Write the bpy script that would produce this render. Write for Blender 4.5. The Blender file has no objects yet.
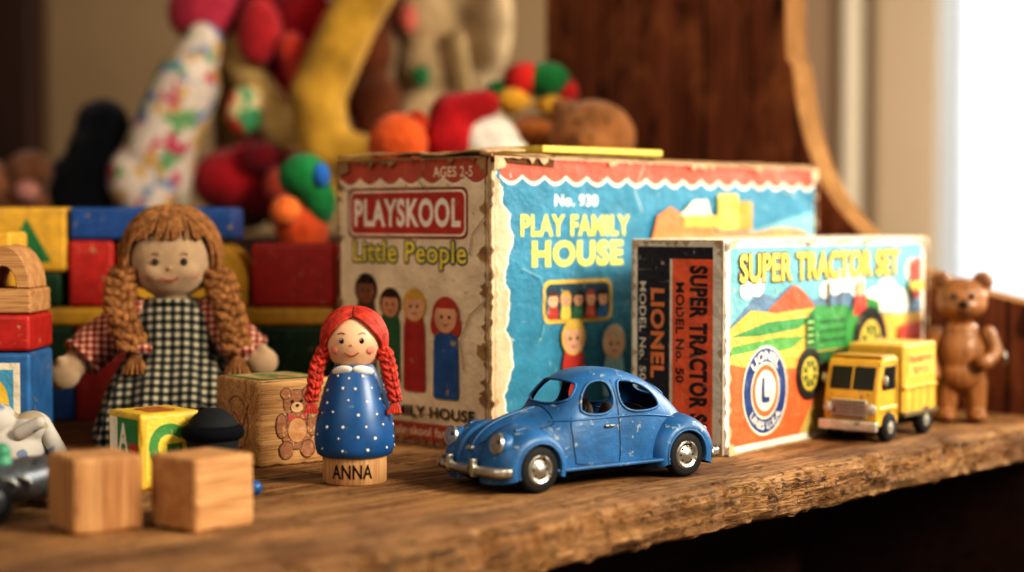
import bpy, bmesh, math, random
from mathutils import Vector, Matrix, noise
from mathutils.bvhtree import BVHTree
random.seed(7)
D=bpy.data; C=bpy.context; SC=C.scene
S=0.01
def rad(a): return math.radians(a)
SAT=.92
def lin(h,k=1.0):
    h=h.lstrip('#')
    o=[]
    for i in (0,2,4):
        c=int(h[i:i+2],16)/255
        c=c/12.92 if c<=.04045 else ((c+.055)/1.055)**2.4
        o.append(c*k)
    l=.25*o[0]+.6*o[1]+.15*o[2]
    return (*[min(1,max(0,l+(c-l)*SAT)) for c in o],1)
# ---------------------------------------------------------------- materials
def newmat(name):
    m=D.materials.new(name); m.use_nodes=True
    nt=m.node_tree
    return m,nt,nt.nodes['Principled BSDF']
def setin(nt,sock,v):
    if isinstance(v,bpy.types.NodeSocket): nt.links.new(v,sock)
    else: sock.default_value=v
def mix(nt,f,a,b,blend='MIX'):
    n=nt.nodes.new('ShaderNodeMix'); n.data_type='RGBA'; n.blend_type=blend
    setin(nt,n.inputs[0],f); setin(nt,n.inputs[6],a); setin(nt,n.inputs[7],b)
    return n.outputs[2]
def math_(nt,op,a,b=0.0):
    n=nt.nodes.new('ShaderNodeMath'); n.operation=op
    setin(nt,n.inputs[0],a); setin(nt,n.inputs[1],b); return n.outputs[0]
def coord(nt,scale=(1,1,1),loc=(0,0,0),rot=(0,0,0)):
    t=nt.nodes.new('ShaderNodeTexCoord'); mp=nt.nodes.new('ShaderNodeMapping')
    mp.inputs['Scale'].default_value=scale; mp.inputs['Location'].default_value=loc; mp.inputs['Rotation'].default_value=rot
    nt.links.new(t.outputs['Object'],mp.inputs['Vector']); return mp.outputs[0]
def nz(nt,vec,scale,detail=3,rough=.55,dist=0):
    n=nt.nodes.new('ShaderNodeTexNoise'); nt.links.new(vec,n.inputs['Vector'])
    n.inputs['Scale'].default_value=scale; n.inputs['Detail'].default_value=detail
    n.inputs['Roughness'].default_value=rough; n.inputs['Distortion'].default_value=dist
    return n.outputs[0]
def mr(nt,v,a,b,c=0.0,d=1.0):
    n=nt.nodes.new('ShaderNodeMapRange'); setin(nt,n.inputs[0],v)
    n.inputs[1].default_value=a;n.inputs[2].default_value=b;n.inputs[3].default_value=c;n.inputs[4].default_value=d
    return n.outputs[0]
def bumpn(nt,b,h,strength=.5,dist=.001):
    n=nt.nodes.new('ShaderNodeBump'); n.inputs['Strength'].default_value=strength
    n.inputs['Distance'].default_value=dist; nt.links.new(h,n.inputs['Height']); nt.links.new(n.outputs[0],b.inputs['Normal'])
_mc={}
def M(col,rough=.5,metal=0,var=.1,vs=1.2,bump=0,bs=8,wear=0,wc='#b9a58a',ws=1.5,coat=0,sheen=0,wr=.03,k=1.0,scr=0,rust=0,bd=.0008):
    key=(col,rough,metal,var,vs,bump,bs,wear,wc,ws,coat,sheen,wr,k,scr,rust,bd)
    if key in _mc: return _mc[key]
    m,nt,b=newmat('mat_'+col.strip('#'))
    v=coord(nt)
    f=mr(nt,nz(nt,v,vs,4),.35,.65)
    c=mix(nt,f,lin(col,(1-var)*k),lin(col,(1+var)*k))
    if scr:
        for ii,(sc,ro) in enumerate((((7,7,.5),(0,.3,0)),((.5,.5,9),(.25,0,.1)))):
            v4=coord(nt,sc,(ii*5.1,0,2),ro)
            w=mr(nt,nz(nt,v4,1.3,4,.6),scr,scr+.05,0,.75)
            c=mix(nt,w,c,lin(wc))
    if wear:
        w=mr(nt,nz(nt,v,ws,8,.7),wear,wear+wr)
        c=mix(nt,w,c,lin(wc))
    if rust:
        v5=coord(nt,(1,1,1),(7,3,1))
        w=mr(nt,nz(nt,v5,ws*1.2,8,.75),rust,rust+.03)
        c=mix(nt,w,c,lin('#4a2c1a'))
    nt.links.new(c,b.inputs['Base Color'])
    b.inputs['Roughness'].default_value=rough; b.inputs['Metallic'].default_value=metal
    b.inputs['Coat Weight'].default_value=coat; b.inputs['Coat Roughness'].default_value=.2
    b.inputs['Sheen Weight'].default_value=sheen
    if rough>=.85: b.inputs['Specular IOR Level'].default_value=.1
    if bump: bumpn(nt,b,nz(nt,v,bs,4,.6),bump,bd)
    _mc[key]=m; return m
def cloth(col,f=9.0,var=.12):
    m,nt,b=newmat('woven_'+col.strip('#')); v=coord(nt)
    c=mix(nt,mr(nt,nz(nt,v,.6,5),.35,.65),lin(col,1-var),lin(col,1+var))
    sp=nt.nodes.new('ShaderNodeSeparateXYZ'); nt.links.new(v,sp.inputs[0])
    a=math_(nt,'SINE',math_(nt,'MULTIPLY',sp.outputs[0],f*6.28)); d=math_(nt,'SINE',math_(nt,'MULTIPLY',sp.outputs[2],f*6.28))
    h=math_(nt,'ADD',math_(nt,'MULTIPLY',a,d),nz(nt,v,5,4))
    c=mix(nt,mr(nt,h,-.6,1.6,.35,0),c,lin(col,.6))
    nt.links.new(c,b.inputs['Base Color']); b.inputs['Roughness'].default_value=1; b.inputs['Specular IOR Level'].default_value=.05; b.inputs['Sheen Weight'].default_value=.35
    bumpn(nt,b,h,.7,.0009); return m
def wood(name,c1,c2,c3,axis=0,scale=1.0,rough=.55,bump=.4,coat=0,worn=0,bd=.0012,planks=0,spec=.4):
    m,nt,b=newmat(name)
    s=[1.0,1.0,1.0]; s[axis]=.07
    v=coord(nt,tuple(x*scale for x in s))
    n1=nz(nt,v,.9,6,.6,1.2)
    s2=[5.0,5.0,5.0]; s2[axis]=.12
    v2=coord(nt,tuple(x*scale for x in s2))
    n2=nz(nt,v2,1.6,5,.65,.3)
    c=mix(nt,mr(nt,n1,.4,.6),lin(c1),lin(c2))
    c=mix(nt,mr(nt,n2,.48,.68,0,.85),c,lin(c3))
    v3=coord(nt)
    n3=nz(nt,v3,.12*scale,4)
    c=mix(nt,mr(nt,n3,.45,.68,0,.3),c,lin(c3))
    h=math_(nt,'SUBTRACT',math_(nt,'MULTIPLY',n1,.5),n2)
    if worn:
        s5=[.9,.9,.9]; s5[axis]=.035
        n5=nz(nt,coord(nt,tuple(s5),(3,1,2)),1.5,8,.72,.8)
        cr=mr(nt,math_(nt,'ABSOLUTE',math_(nt,'SUBTRACT',n5,.5)),.0,.016,1,0)
        ms=mr(nt,nz(nt,coord(nt,(.25,.6,1),(4,4,4)),.6,3),.43,.53)
        cr=math_(nt,'MULTIPLY',cr,ms)
        c=mix(nt,math_(nt,'MULTIPLY',cr,.95),c,lin('#1a0d06'))
        n6=nz(nt,coord(nt,(.35,3.2,3.2),(1,7,3),(0,0,.5)),1.0,6,.7)
        c=mix(nt,mr(nt,n6,.6,.66,0,.6),c,lin('#dab27c'))
        n8=nz(nt,coord(nt,(3.5,.4,2),(5,1,3),(0,0,.35)),1.0,5,.7)
        c=mix(nt,mr(nt,n8,.66,.69,0,.55),c,lin('#3a2412'))
        n7=nz(nt,coord(nt,(1,1,1),(8,2,5)),1.3,8,.75)
        c=mix(nt,mr(nt,n7,.58,.63,0,.7),c,lin('#38210f'))
        n9=nz(nt,coord(nt,(.1,.25,1),(1,2,5)),.9,4)
        c=mix(nt,mr(nt,n9,.4,.62,0,.3),c,lin('#d8a868'))
        n10=nz(nt,coord(nt,(.09,.3,1),(11,2,5)),1.1,5)
        c=mix(nt,mr(nt,n10,.48,.66,0,.6),c,lin('#4a2c14'))
        h=math_(nt,'SUBTRACT',h,math_(nt,'MULTIPLY',cr,.9))
        h=math_(nt,'SUBTRACT',h,math_(nt,'MULTIPLY',mr(nt,n7,.58,.66),.4))
        rr=mr(nt,n7,.35,.65,rough-.1,rough+.2); nt.links.new(rr,b.inputs['Roughness'])
    else: b.inputs['Roughness'].default_value=rough
    if planks:
        sp=nt.nodes.new('ShaderNodeSeparateXYZ'); nt.links.new(coord(nt),sp.inputs[0])
        fr=math_(nt,'FRACT',math_(nt,'DIVIDE',sp.outputs[1],planks))
        g=math_(nt,'LESS_THAN',math_(nt,'ABSOLUTE',math_(nt,'SUBTRACT',fr,.5)),.02)
        c=mix(nt,math_(nt,'MULTIPLY',g,.8),c,lin('#1f0d05'))
        kn=nz(nt,coord(nt,(.6,.6,.25),(2,5,1)),.55,2)
        c=mix(nt,mr(nt,kn,.64,.72,0,.8),c,lin('#2c1208'))
        st=nz(nt,coord(nt,(.15,.15,.08),(9,5,1)),1.0,5,.7)
        c=mix(nt,mr(nt,st,.5,.62,0,.45),c,lin('#b0703e'))
        h=math_(nt,'SUBTRACT',h,g)
    nt.links.new(c,b.inputs['Base Color'])
    b.inputs['Coat Weight'].default_value=coat; b.inputs['Specular IOR Level'].default_value=spec
    bumpn(nt,b,h,bump,bd)
    return m
def gingham(name,c1,c2,c3,f=1.1,rough=.95):
    m,nt,b=newmat(name); v=coord(nt)
    sp=nt.nodes.new('ShaderNodeSeparateXYZ'); nt.links.new(v,sp.inputs[0])
    a=math_(nt,'GREATER_THAN',math_(nt,'FRACT',math_(nt,'MULTIPLY',sp.outputs[0],f)),.5)
    d=math_(nt,'GREATER_THAN',math_(nt,'FRACT',math_(nt,'MULTIPLY',math_(nt,'ADD',sp.outputs[2],math_(nt,'MULTIPLY',sp.outputs[1],.3)),f)),.5)
    s=math_(nt,'MULTIPLY',math_(nt,'ADD',a,d),.5)
    r=nt.nodes.new('ShaderNodeValToRGB'); r.color_ramp.interpolation='CONSTANT'
    e=r.color_ramp.elements; e[0].position=0; e[0].color=lin(c1); e[1].position=.8; e[1].color=lin(c3)
    x=e.new(.4); x.color=lin(c2)
    nt.links.new(s,r.inputs[0]); nt.links.new(r.outputs[0],b.inputs['Base Color'])
    b.inputs['Roughness'].default_value=rough; b.inputs['Sheen Weight'].default_value=.2; b.inputs['Specular IOR Level'].default_value=.05
    bumpn(nt,b,nz(nt,v,14,3),.5,.0008); return m
def spotted(name,base_,cols,scale=.6,thr=.6):
    m,nt,b=newmat(name)
    c=lin(base_)
    for i,cc in enumerate(cols):
        v=coord(nt,(1,1,1),(i*13.1,i*7.7,3*i))
        c=mix(nt,mr(nt,nz(nt,v,scale,2),thr,thr+.03),c,lin(cc))
    nt.links.new(c,b.inputs['Base Color']); b.inputs['Roughness'].default_value=.9; b.inputs['Specular IOR Level'].default_value=.1; return m
# ---------------------------------------------------------------- mesh helpers
def link(o,parent=None):
    SC.collection.objects.link(o)
    if parent: o.parent=parent
    return o
def empty(name,loc=(0,0,0),rz=0):
    o=D.objects.new(name,None); o.location=loc; o.rotation_euler=(0,0,rad(rz)); o.empty_display_size=1; return link(o)
def ob_bm(name,bm,mat,parent=None,smooth=True,loc=(0,0,0),rot=(0,0,0)):
    me=D.meshes.new(name); bmesh.ops.recalc_face_normals(bm,faces=bm.faces[:]); bm.to_mesh(me); bm.free()
    for p in me.polygons: p.use_smooth=smooth
    for m in (mat if isinstance(mat,list) else [mat]): me.materials.append(m)
    o=D.objects.new(name,me); o.location=loc; o.rotation_euler=[rad(a) for a in rot]
    return link(o,parent)
def bev(o,w,seg=3):
    md=o.modifiers.new('b','BEVEL'); md.width=w; md.segments=seg; md.limit_method='ANGLE'; md.angle_limit=rad(35)
    for p in o.data.polygons: p.use_smooth=True
    o.modifiers.new('wn','WEIGHTED_NORMAL')
    return o
def box(name,x0,x1,y0,y1,z0,z1,mat,parent=None,b=.0,loc=(0,0,0),rot=(0,0,0),seg=3):
    bm=bmesh.new(); bmesh.ops.create_cube(bm,size=1)
    for v in bm.verts:
        v.co=Vector((x0+(v.co.x+.5)*(x1-x0),y0+(v.co.y+.5)*(y1-y0),z0+(v.co.z+.5)*(z1-z0)))
    o=ob_bm(name,bm,mat,parent,False,loc,rot)
    if b: bev(o,b,seg)
    return o
def warped(name,x0,x1,y0,y1,z0,z1,mat,parent,amp,loc=(0,0,0),rot=(0,0,0),seed=0):
    # thin cardboard sheet, buckled
    bm=bmesh.new(); bmesh.ops.create_cube(bm,size=1); bmesh.ops.subdivide_edges(bm,edges=bm.edges[:],cuts=24,use_grid_fill=True)
    for v in bm.verts:
        p=Vector((x0+(v.co.x+.5)*(x1-x0),y0+(v.co.y+.5)*(y1-y0),z0+(v.co.z+.5)*(z1-z0)))
        p.z+=amp*(noise.noise(Vector((p.x*.35+seed,p.y*.35,0)))+.6*abs(noise.noise(Vector((p.x*.9,p.y*.9+seed,3)))))+amp*.25
        ex=noise.noise(Vector((p.x*1.7,p.y*1.7,seed)))*.12
        if abs(p.x-x0)<.01 or abs(p.x-x1)<.01: p.x+=ex
        if abs(p.y-y0)<.01 or abs(p.y-y1)<.01: p.y+=ex
        v.co=p
    return ob_bm(name,bm,mat,parent,True,loc,rot)
def wornblock(name,sx,sy,sz,mat,loc,rz,r=.28,seed=0,parent=None):
    bm=bmesh.new(); bmesh.ops.create_cube(bm,size=1); bmesh.ops.subdivide_edges(bm,edges=bm.edges[:],cuts=26,use_grid_fill=True)
    for v in bm.verts:
        p=Vector(((v.co.x+.5)*sx,(v.co.y+.5)*sy,(v.co.z+.5)*sz))
        q=Vector((min(max(p.x,r),sx-r),min(max(p.y,r),sy-r),min(max(p.z,r),sz-r))); d=p-q
        if d.length>1e-6:
            k=max(abs(d.x),abs(d.y),abs(d.z)); p=q+d.normalized()*k
            n=noise.noise(p*1.3+Vector((seed*7,seed,0))); n2=noise.noise(p*3.1+Vector((seed*3,0,5)))
            e=sum(1 for c in d if abs(c)>r*.3)
            if e>=2: p-=d.normalized()*max(0,(n*.22+n2*.14))
        v.co=p
    mn=min(v.co.z for v in bm.verts)
    for v in bm.verts: v.co.z-=mn
    return ob_bm(name,bm,mat,parent,True,loc,(0,0,rz))
def ell(name,c,r,mat,parent=None,rot=(0,0,0),seg=32):
    if not hasattr(r,'__len__'): r=(r,r,r)
    bm=bmesh.new(); bmesh.ops.create_uvsphere(bm,u_segments=seg,v_segments=seg//2,radius=1)
    for v in bm.verts: v.co=Vector((v.co.x*r[0],v.co.y*r[1],v.co.z*r[2]))
    return ob_bm(name,bm,mat,parent,True,c,rot)
def lathe(name,prof,mat,parent=None,loc=(0,0,0),rot=(0,0,0),seg=48):
    bm=bmesh.new(); rings=[]
    for r,z in prof:
        if r<1e-4: rings.append([bm.verts.new((0,0,z))])
        else: rings.append([bm.verts.new((r*math.cos(2*math.pi*i/seg),r*math.sin(2*math.pi*i/seg),z)) for i in range(seg)])
    for a,b in zip(rings,rings[1:]):
        for i in range(seg):
            j=(i+1)%seg
            if len(a)==1 and len(b)==1: continue
            if len(a)==1: bm.faces.new((a[0],b[i],b[j]))
            elif len(b)==1: bm.faces.new((a[i],a[j],b[0]))
            else: bm.faces.new((a[i],a[j],b[j],b[i]))
    o=ob_bm(name,bm,mat,parent,True,loc,rot)
    md=o.modifiers.new('es','EDGE_SPLIT'); md.split_angle=rad(50)
    return o
def loft(name,rings,mat,parent=None,cap=True,smooth=True,loc=(0,0,0),rot=(0,0,0),closed=True):
    bm=bmesh.new(); R=[[bm.verts.new(p) for p in r] for r in rings]
    n=len(R[0])
    for a,b in zip(R,R[1:]):
        for i in range(n if closed else n-1):
            j=(i+1)%n; bm.faces.new((a[i],a[j],b[j],b[i]))
    if cap and closed: bm.faces.new(R[0]); bm.faces.new(R[-1])
    return ob_bm(name,bm,mat,parent,smooth,loc,rot)
def prism(name,poly,y0,y1,mat,parent=None,b=.1,loc=(0,0,0),rot=(0,0,0)):
    bm=bmesh.new(); A=[bm.verts.new((x,y0,z)) for x,z in poly]; B=[bm.verts.new((x,y1,z)) for x,z in poly]
    n=len(poly); bm.faces.new(A); bm.faces.new(B)
    for i in range(n): bm.faces.new((A[i],A[(i+1)%n],B[(i+1)%n],B[i]))
    o=ob_bm(name,bm,mat,parent,False,loc,rot)
    if b: bev(o,b)
    return o
def tubes(name,paths,r,mat,parent=None,radii=None,res=3,loc=(0,0,0)):
    cu=D.curves.new(name,'CURVE'); cu.dimensions='3D'; cu.bevel_depth=r; cu.bevel_resolution=res; cu.use_fill_caps=True
    for k,p in enumerate(paths):
        s=cu.splines.new('POLY'); s.points.add(len(p)-1)
        for i,q in enumerate(p):
            s.points[i].co=(*q,1); s.points[i].radius=(radii[i] if radii else 1)
        s.use_smooth=True
    cu.materials.append(mat); o=D.objects.new(name,cu); o.location=loc
    return link(o,parent)
def blob(name,parts,mat,parent=None,vox=.15,sm=5,loc=(0,0,0),rot=(0,0,0)):
    bm=bmesh.new()
    def sph(c,r):
        if not hasattr(r,'__len__'): r=(r,r,r)
        g=bmesh.ops.create_icosphere(bm,subdivisions=3,radius=1)
        for v in g['verts']: v.co=Vector((c[0]+v.co.x*r[0],c[1]+v.co.y*r[1],c[2]+v.co.z*r[2]))
    for p in parts:
        if len(p)==2: sph(p[0],p[1])
        else:
            a,b,r0,r1=Vector(p[0]),Vector(p[1]),p[2],p[3]
            n=max(2,int((b-a).length/(.3*min(r0,r1)))+1)
            for i in range(n+1):
                t=i/n; sph(a.lerp(b,t),r0+(r1-r0)*t)
    o=ob_bm(name,bm,mat,parent,True,loc,rot)
    md=o.modifiers.new('r','REMESH'); md.mode='VOXEL'; md.voxel_size=vox; md.use_smooth_shade=True
    if sm:
        md=o.modifiers.new('s','SMOOTH'); md.factor=.5; md.iterations=sm
    return o
def crom(xs,ys,x):
    if x<=xs[0]: return ys[0]
    if x>=xs[-1]: return ys[-1]
    for i in range(len(xs)-1):
        if xs[i]<=x<=xs[i+1]: break
    def d(k):
        if k==0: return (ys[1]-ys[0])/(xs[1]-xs[0])
        if k==len(xs)-1: return (ys[k]-ys[k-1])/(xs[k]-xs[k-1])
        return (ys[k+1]-ys[k-1])/(xs[k+1]-xs[k-1])
    h=xs[i+1]-xs[i]; t=(x-xs[i])/h
    return (2*t**3-3*t*t+1)*ys[i]+(t**3-2*t*t+t)*h*d(i)+(-2*t**3+3*t*t)*ys[i+1]+(t**3-t*t)*h*d(i+1)
def cpath(pts,n=24):
    ts=list(range(len(pts))); out=[]
    for k in range(n+1):
        t=k/n*(len(pts)-1); out.append(tuple(crom(ts,[p[c] for p in pts],t) for c in range(3)))
    return out
def chaikin(p,it=2):
    for _ in range(it):
        q=[]
        for i in range(len(p)):
            a,b=p[i],p[(i+1)%len(p)]
            q+=[(a[0]*.75+b[0]*.25,a[1]*.75+b[1]*.25),(a[0]*.25+b[0]*.75,a[1]*.25+b[1]*.75)]
        p=q
    return p
def inside(poly,x,y):
    r=False; n=len(poly)
    for i in range(n):
        a,b=poly[i],poly[(i+1)%n]
        if (a[1]>y)!=(b[1]>y) and x<(b[0]-a[0])*(y-a[1])/(b[1]-a[1])+a[0]: r=not r
    return r
# ---------------------------------------------------------------- text + flat print
_tc={}
def text_geo(s,off):
    k=(s,off)
    if k in _tc: return _tc[k]
    cu=D.curves.new('t','FONT'); cu.body=s; cu.size=1; cu.offset=off; cu.resolution_u=4; cu.space_character=1.0+off*2.2
    o=D.objects.new('t',cu); SC.collection.objects.link(o); C.view_layer.update()
    me=D.meshes.new_from_object(o.evaluated_get(C.evaluated_depsgraph_get()))
    r=([(v.co.x,v.co.y) for v in me.vertices],[tuple(p.vertices) for p in me.polygons])
    D.objects.remove(o); D.meshes.remove(me); _tc[k]=r; return r
def circ(cx,cy,rx,ry=None,n=28,a0=0,a1=360):
    ry=ry or rx
    return [(cx+rx*math.cos(rad(a0+(a1-a0)*i/n)),cy+ry*math.sin(rad(a0+(a1-a0)*i/n))) for i in range(n if a1-a0>=360 else n+1)]
def rrect(x0,y0,x1,y1,r):
    p=[]
    for cx,cy,a in ((x1-r,y1-r,0),(x0+r,y1-r,90),(x0+r,y0+r,180),(x1-r,y0+r,270)):
        p+=circ(cx,cy,r,r,5,a,a+90)
    return p
class Panel:
    def __init__(s,parent,o,u,n,v=(0,0,1),wear=.62,wc='#cdb896',step=.004,scr=.66):
        s.p=parent;s.o=Vector(o);s.u=Vector(u);s.v=Vector(v);s.n=Vector(n);s.L=.02;s.g={};s.wear=wear;s.wc=wc;s.step=step;s.scr=scr
    def add(s,vs,fs,col):
        s.L+=s.step; V,F=s.g.setdefault(col,([],[])); k=len(V)
        V.extend(s.o+s.u*x+s.v*y+s.n*s.L for x,y in vs); F.extend(tuple(i+k for i in f) for f in fs)
    def poly(s,pts,col): s.add(pts,[tuple(range(len(pts)))],col)
    def rect(s,x0,y0,x1,y1,col): s.poly([(x0,y0),(x1,y0),(x1,y1),(x0,y1)],col)
    def line(s,pts,w,col):
        for a,b in zip(pts,pts[1:]):
            d=(Vector(b)-Vector(a)); 
            if d.length<1e-5: continue
            d=d.normalized()*w/2; n=(-d.y,d.x)
            s.add([(a[0]+n[0],a[1]+n[1]),(b[0]+n[0],b[1]+n[1]),(b[0]-n[0],b[1]-n[1]),(a[0]-n[0],a[1]-n[1])],[(0,1,2,3)],col); s.L-=s.step
        s.L+=s.step
    def patch(s,cx,cy,r,col,x1,y1):
        s.poly([(min(x1,max(.05,cx+r*(1+.6*noise.noise(Vector((k*.8,cx,cy))))*math.cos(k*math.pi/9))),min(y1,max(.05,cy+r*.8*(1+.6*noise.noise(Vector((k*.8+9,cx,cy))))*math.sin(k*math.pi/9)))) for k in range(18)],col)
    def text(s,t,x0,y0,x1,y1,col,out=None,ow=.06,off=.02,rot=0,arc=0):
        vs,fs=text_geo(t,off)
        def bb(q): return min(a for a,b in q),max(a for a,b in q),min(b for a,b in q),max(b for a,b in q)
        a,b,c,d=bb(vs); W,H=(x1-x0,y1-y0) if not rot else (y1-y0,x1-x0)
        sx,sy=W/(b-a),H/(d-c); mx,my=(a+b)/2,(c+d)/2; cx,cy=(x0+x1)/2,(y0+y1)/2
        def tr(q,dx=0,dy=0):
            r=[]
            for x,y in q:
                X,Y=(x-mx)*sx+dx,(y-my)*sy+dy
                if rot: X,Y=(Y,-X)
                if arc:
                    R_=abs(arc)
                    if arc>0: t_=X/R_; X,Y=math.sin(t_)*(R_+Y),math.cos(t_)*(R_+Y)
                    else: t_=X/R_; X,Y=math.sin(t_)*(R_-Y),-math.cos(t_)*(R_-Y)
                r.append((cx+X,cy+Y))
            return r
        if out:
            for k in range(8):
                aa=k*math.pi/4; s.add(tr(vs,ow*math.cos(aa),ow*math.sin(aa)),fs,out); s.L-=s.step*.7
            s.L+=s.step
        s.add(tr(vs),fs,col)
    def fray(s,x0,y0,x1,y1,col,amp=.16,st=.3,sides='LRTB'):
        def prof(n):
            return [amp*(.3+.9*abs(noise.noise(Vector((i*.9,amp*50+s.L*90,3))))+(random.random()**7)*3.5) for i in range(n+1)]
        n=int((y1-y0)/st)
        for sd in 'LR':
            if sd in sides:
                p=prof(n); sg=1 if sd=='L' else -1; e=x0 if sd=='L' else x1
                pts=[(e+sg*p[i],y0+(y1-y0)*i/n) for i in range(n+1)]
                for i in range(n): s.add([(e,pts[i][1]),pts[i],pts[i+1],(e,pts[i+1][1])],[(0,1,2,3)],col); s.L-=s.step
                s.L+=s.step
        n=int((x1-x0)/st)
        for sd in 'TB':
            if sd in sides:
                p=prof(n); sg=1 if sd=='B' else -1; e=y0 if sd=='B' else y1
                pts=[(x0+(x1-x0)*i/n,e+sg*p[i]) for i in range(n+1)]
                for i in range(n): s.add([(pts[i][0],e),pts[i],pts[i+1],(pts[i+1][0],e)],[(0,1,2,3)],col); s.L-=s.step
                s.L+=s.step
    def done(s,name):
        me=D.meshes.new(name); V=[];F=[];MI=[]
        for i,(c,(v,f)) in enumerate(s.g.items()):
            k=len(V); V+=v; F+=[tuple(a+k for a in x) for x in f]; MI+=[i]*len(f)
            me.materials.append(M(c,.6,var=.12,vs=.5,wear=s.wear,wc=s.wc,ws=1.3,wr=.04,scr=s.scr,bump=.55,bs=.5,bd=.005))
        me.from_pydata([tuple(a) for a in V],[],F)
        for p,i in zip(me.polygons,MI): p.material_index=i
        o=D.objects.new(name,me); return link(o,s.p)
    def awning(s,x0,x1,y0,y1,n,col,rim='#efe2cf',rw=.25):
        for c,d in ((rim,rw),(col,0)):
            pts=[(x0,y1),(x0,y0-d)]
            w=(x1-x0)/n
            for i in range(n):
                pts+=[(x0+w*i+w*(k/8),y0-d-math.sin(math.pi*k/8)*w*.22) for k in range(1,9)]
            pts+=[(x1,y1)]
            s.poly(pts,c)
    def person(s,x,zh,r,zb,skin,hair,body,w=None,long_=False):
        w=w or r*1.15
        s.poly([(x-w*.75,zh-r*.7),(x-w*.95,zh-r*1.6),(x-w,zb+.15),(x-w*.8,zb),(x+w*.8,zb),(x+w,zb+.15),(x+w*.95,zh-r*1.6),(x+w*.75,zh-r*.7)],body)
        s.poly(circ(x,zh+r*.12,r*1.22,r*1.2),hair)
        if long_:
            s.poly(circ(x-r*.95,zh-r*.5,r*.42,r*.7),hair); s.poly(circ(x+r*.95,zh-r*.5,r*.42,r*.7),hair)
        s.poly(circ(x,zh,r),skin)
        s.poly(circ(x,zh+r*.15,r*1.0,r*1.0,12,25,155),hair)
        for d in (-.35,.35): s.poly(circ(x+d*r,zh+.02*r,r*.12,r*.12,8),'#2a1c18')
        s.poly([(x-.4*r,zh-.35*r),(x,zh-.6*r),(x+.4*r,zh-.35*r),(x,zh-.5*r)],'#a02a20')
# ================================================================ SHELF / HUTCH
F0=(34.2,113,0); AZ=47.1; PX=6.9
w_shelf=wood('wood_worn_oak','#c8945a','#9c6a3a','#5c3a1c',0,1.0,.68,1.0,worn=1,bd=.004,spec=.3)
w_red=wood('wood_red_pine','#8c5030','#6b3a20','#33190c',2,.7,.6,.5,planks=9.0,spec=.25)
w_edge_lit=wood('wood_pine_edge_lit','#a87c48','#8a6234','#5a3c1e',2,.9,.8,.5,spec=.05)  # pale edge wood, lightened so the panel's front edge looks lit
w_redx=wood('wood_brown_beam','#4e2b15','#3a1e0d','#1e0e06',0,.7,.7,.3)
def shelf():
    rings=[]; x=-98.0
    prof=[(0,-.5),(.14,-.16),(.5,0),(.9,0),(1.4,.0),(2,0),(3,0),(8,0),(20,0),(50,0),(118,0),(118,-2.6),(60,-2.6),(1,-2.6),(.4,-2.5),(.08,-2.25),(0,-1.8),(-.03,-1.2)]
    while x<=PX-.1:
        r=[]
        for i,(y,z) in enumerate(prof):
            a=1.0 if y<.6 else 0
            ny=noise.noise(Vector((x*.35,i*.7,0)))*.3+noise.noise(Vector((x*1.3,i*1.1,5)))*.28
            chip=max(0,noise.noise(Vector((x*.55,2,1)))-.15)*1.8 if i in (0,1,2) else 0
            dent=max(0,noise.noise(Vector((x*.7,y*1.1,7)))-.2)*.35 if i in (3,4,5) else 0
            nzv=noise.noise(Vector((x*.5,9,i)))*.1
            r.append((x,y+a*(ny+chip*.5),z-dent+(a*(min(0,nzv)-chip*.3) if z>-1 else a*.5*nzv)))
        rings.append(r); x+=.2
    o=loft('wooden_shelf',rings,w_shelf,None,True,True,F0,(0,0,AZ))
    md=o.modifiers.new('es','EDGE_SPLIT'); md.split_angle=rad(40)
    return o
shelf()
def side_panel():
    prof=[(0,-2.6),(0,7.4),(3,7.9),(7,8.7),(10.8,9.7),(14.0,11.2),(17.2,13.3),(20,16.5),(22,20.9),(23,26),(23.7,31),(24,70),(49,70),(49,-2.6)]
    cr=[(crom(list(range(11)),[p[0] for p in prof[1:12]],k/4),crom(list(range(11)),[p[1] for p in prof[1:12]],k/4)) for k in range(41)]
    prof=[prof[0]]+cr+prof[12:]
    bm=bmesh.new(); A=[bm.verts.new((PX,y,z)) for y,z in prof]; B=[bm.verts.new((PX+3.0,y,z)) for y,z in prof]
    bm.faces.new(A); bm.faces.new(B); n=len(prof)
    for i in range(n):
        f=bm.faces.new((A[i],A[(i+1)%n],B[(i+1)%n],B[i])); f.material_index=1
    o=ob_bm('hutch_side_panel',bm,[w_red,w_edge_lit],None,False,F0,(0,0,AZ)); 
    md=o.modifiers.new('b','BEVEL'); md.width=.25; md.segments=2; md.limit_method='ANGLE'; md.angle_limit=rad(60); return o
side_panel()
box('cabinet_back_panel',-98,PX-.1,22,24,-74,-2.65,w_redx,None,0,F0,(0,0,AZ))
box('cabinet_side_panel',PX,PX+3,-.5,24,-74,-2.7,w_redx,None,.2,F0,(0,0,AZ))
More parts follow.
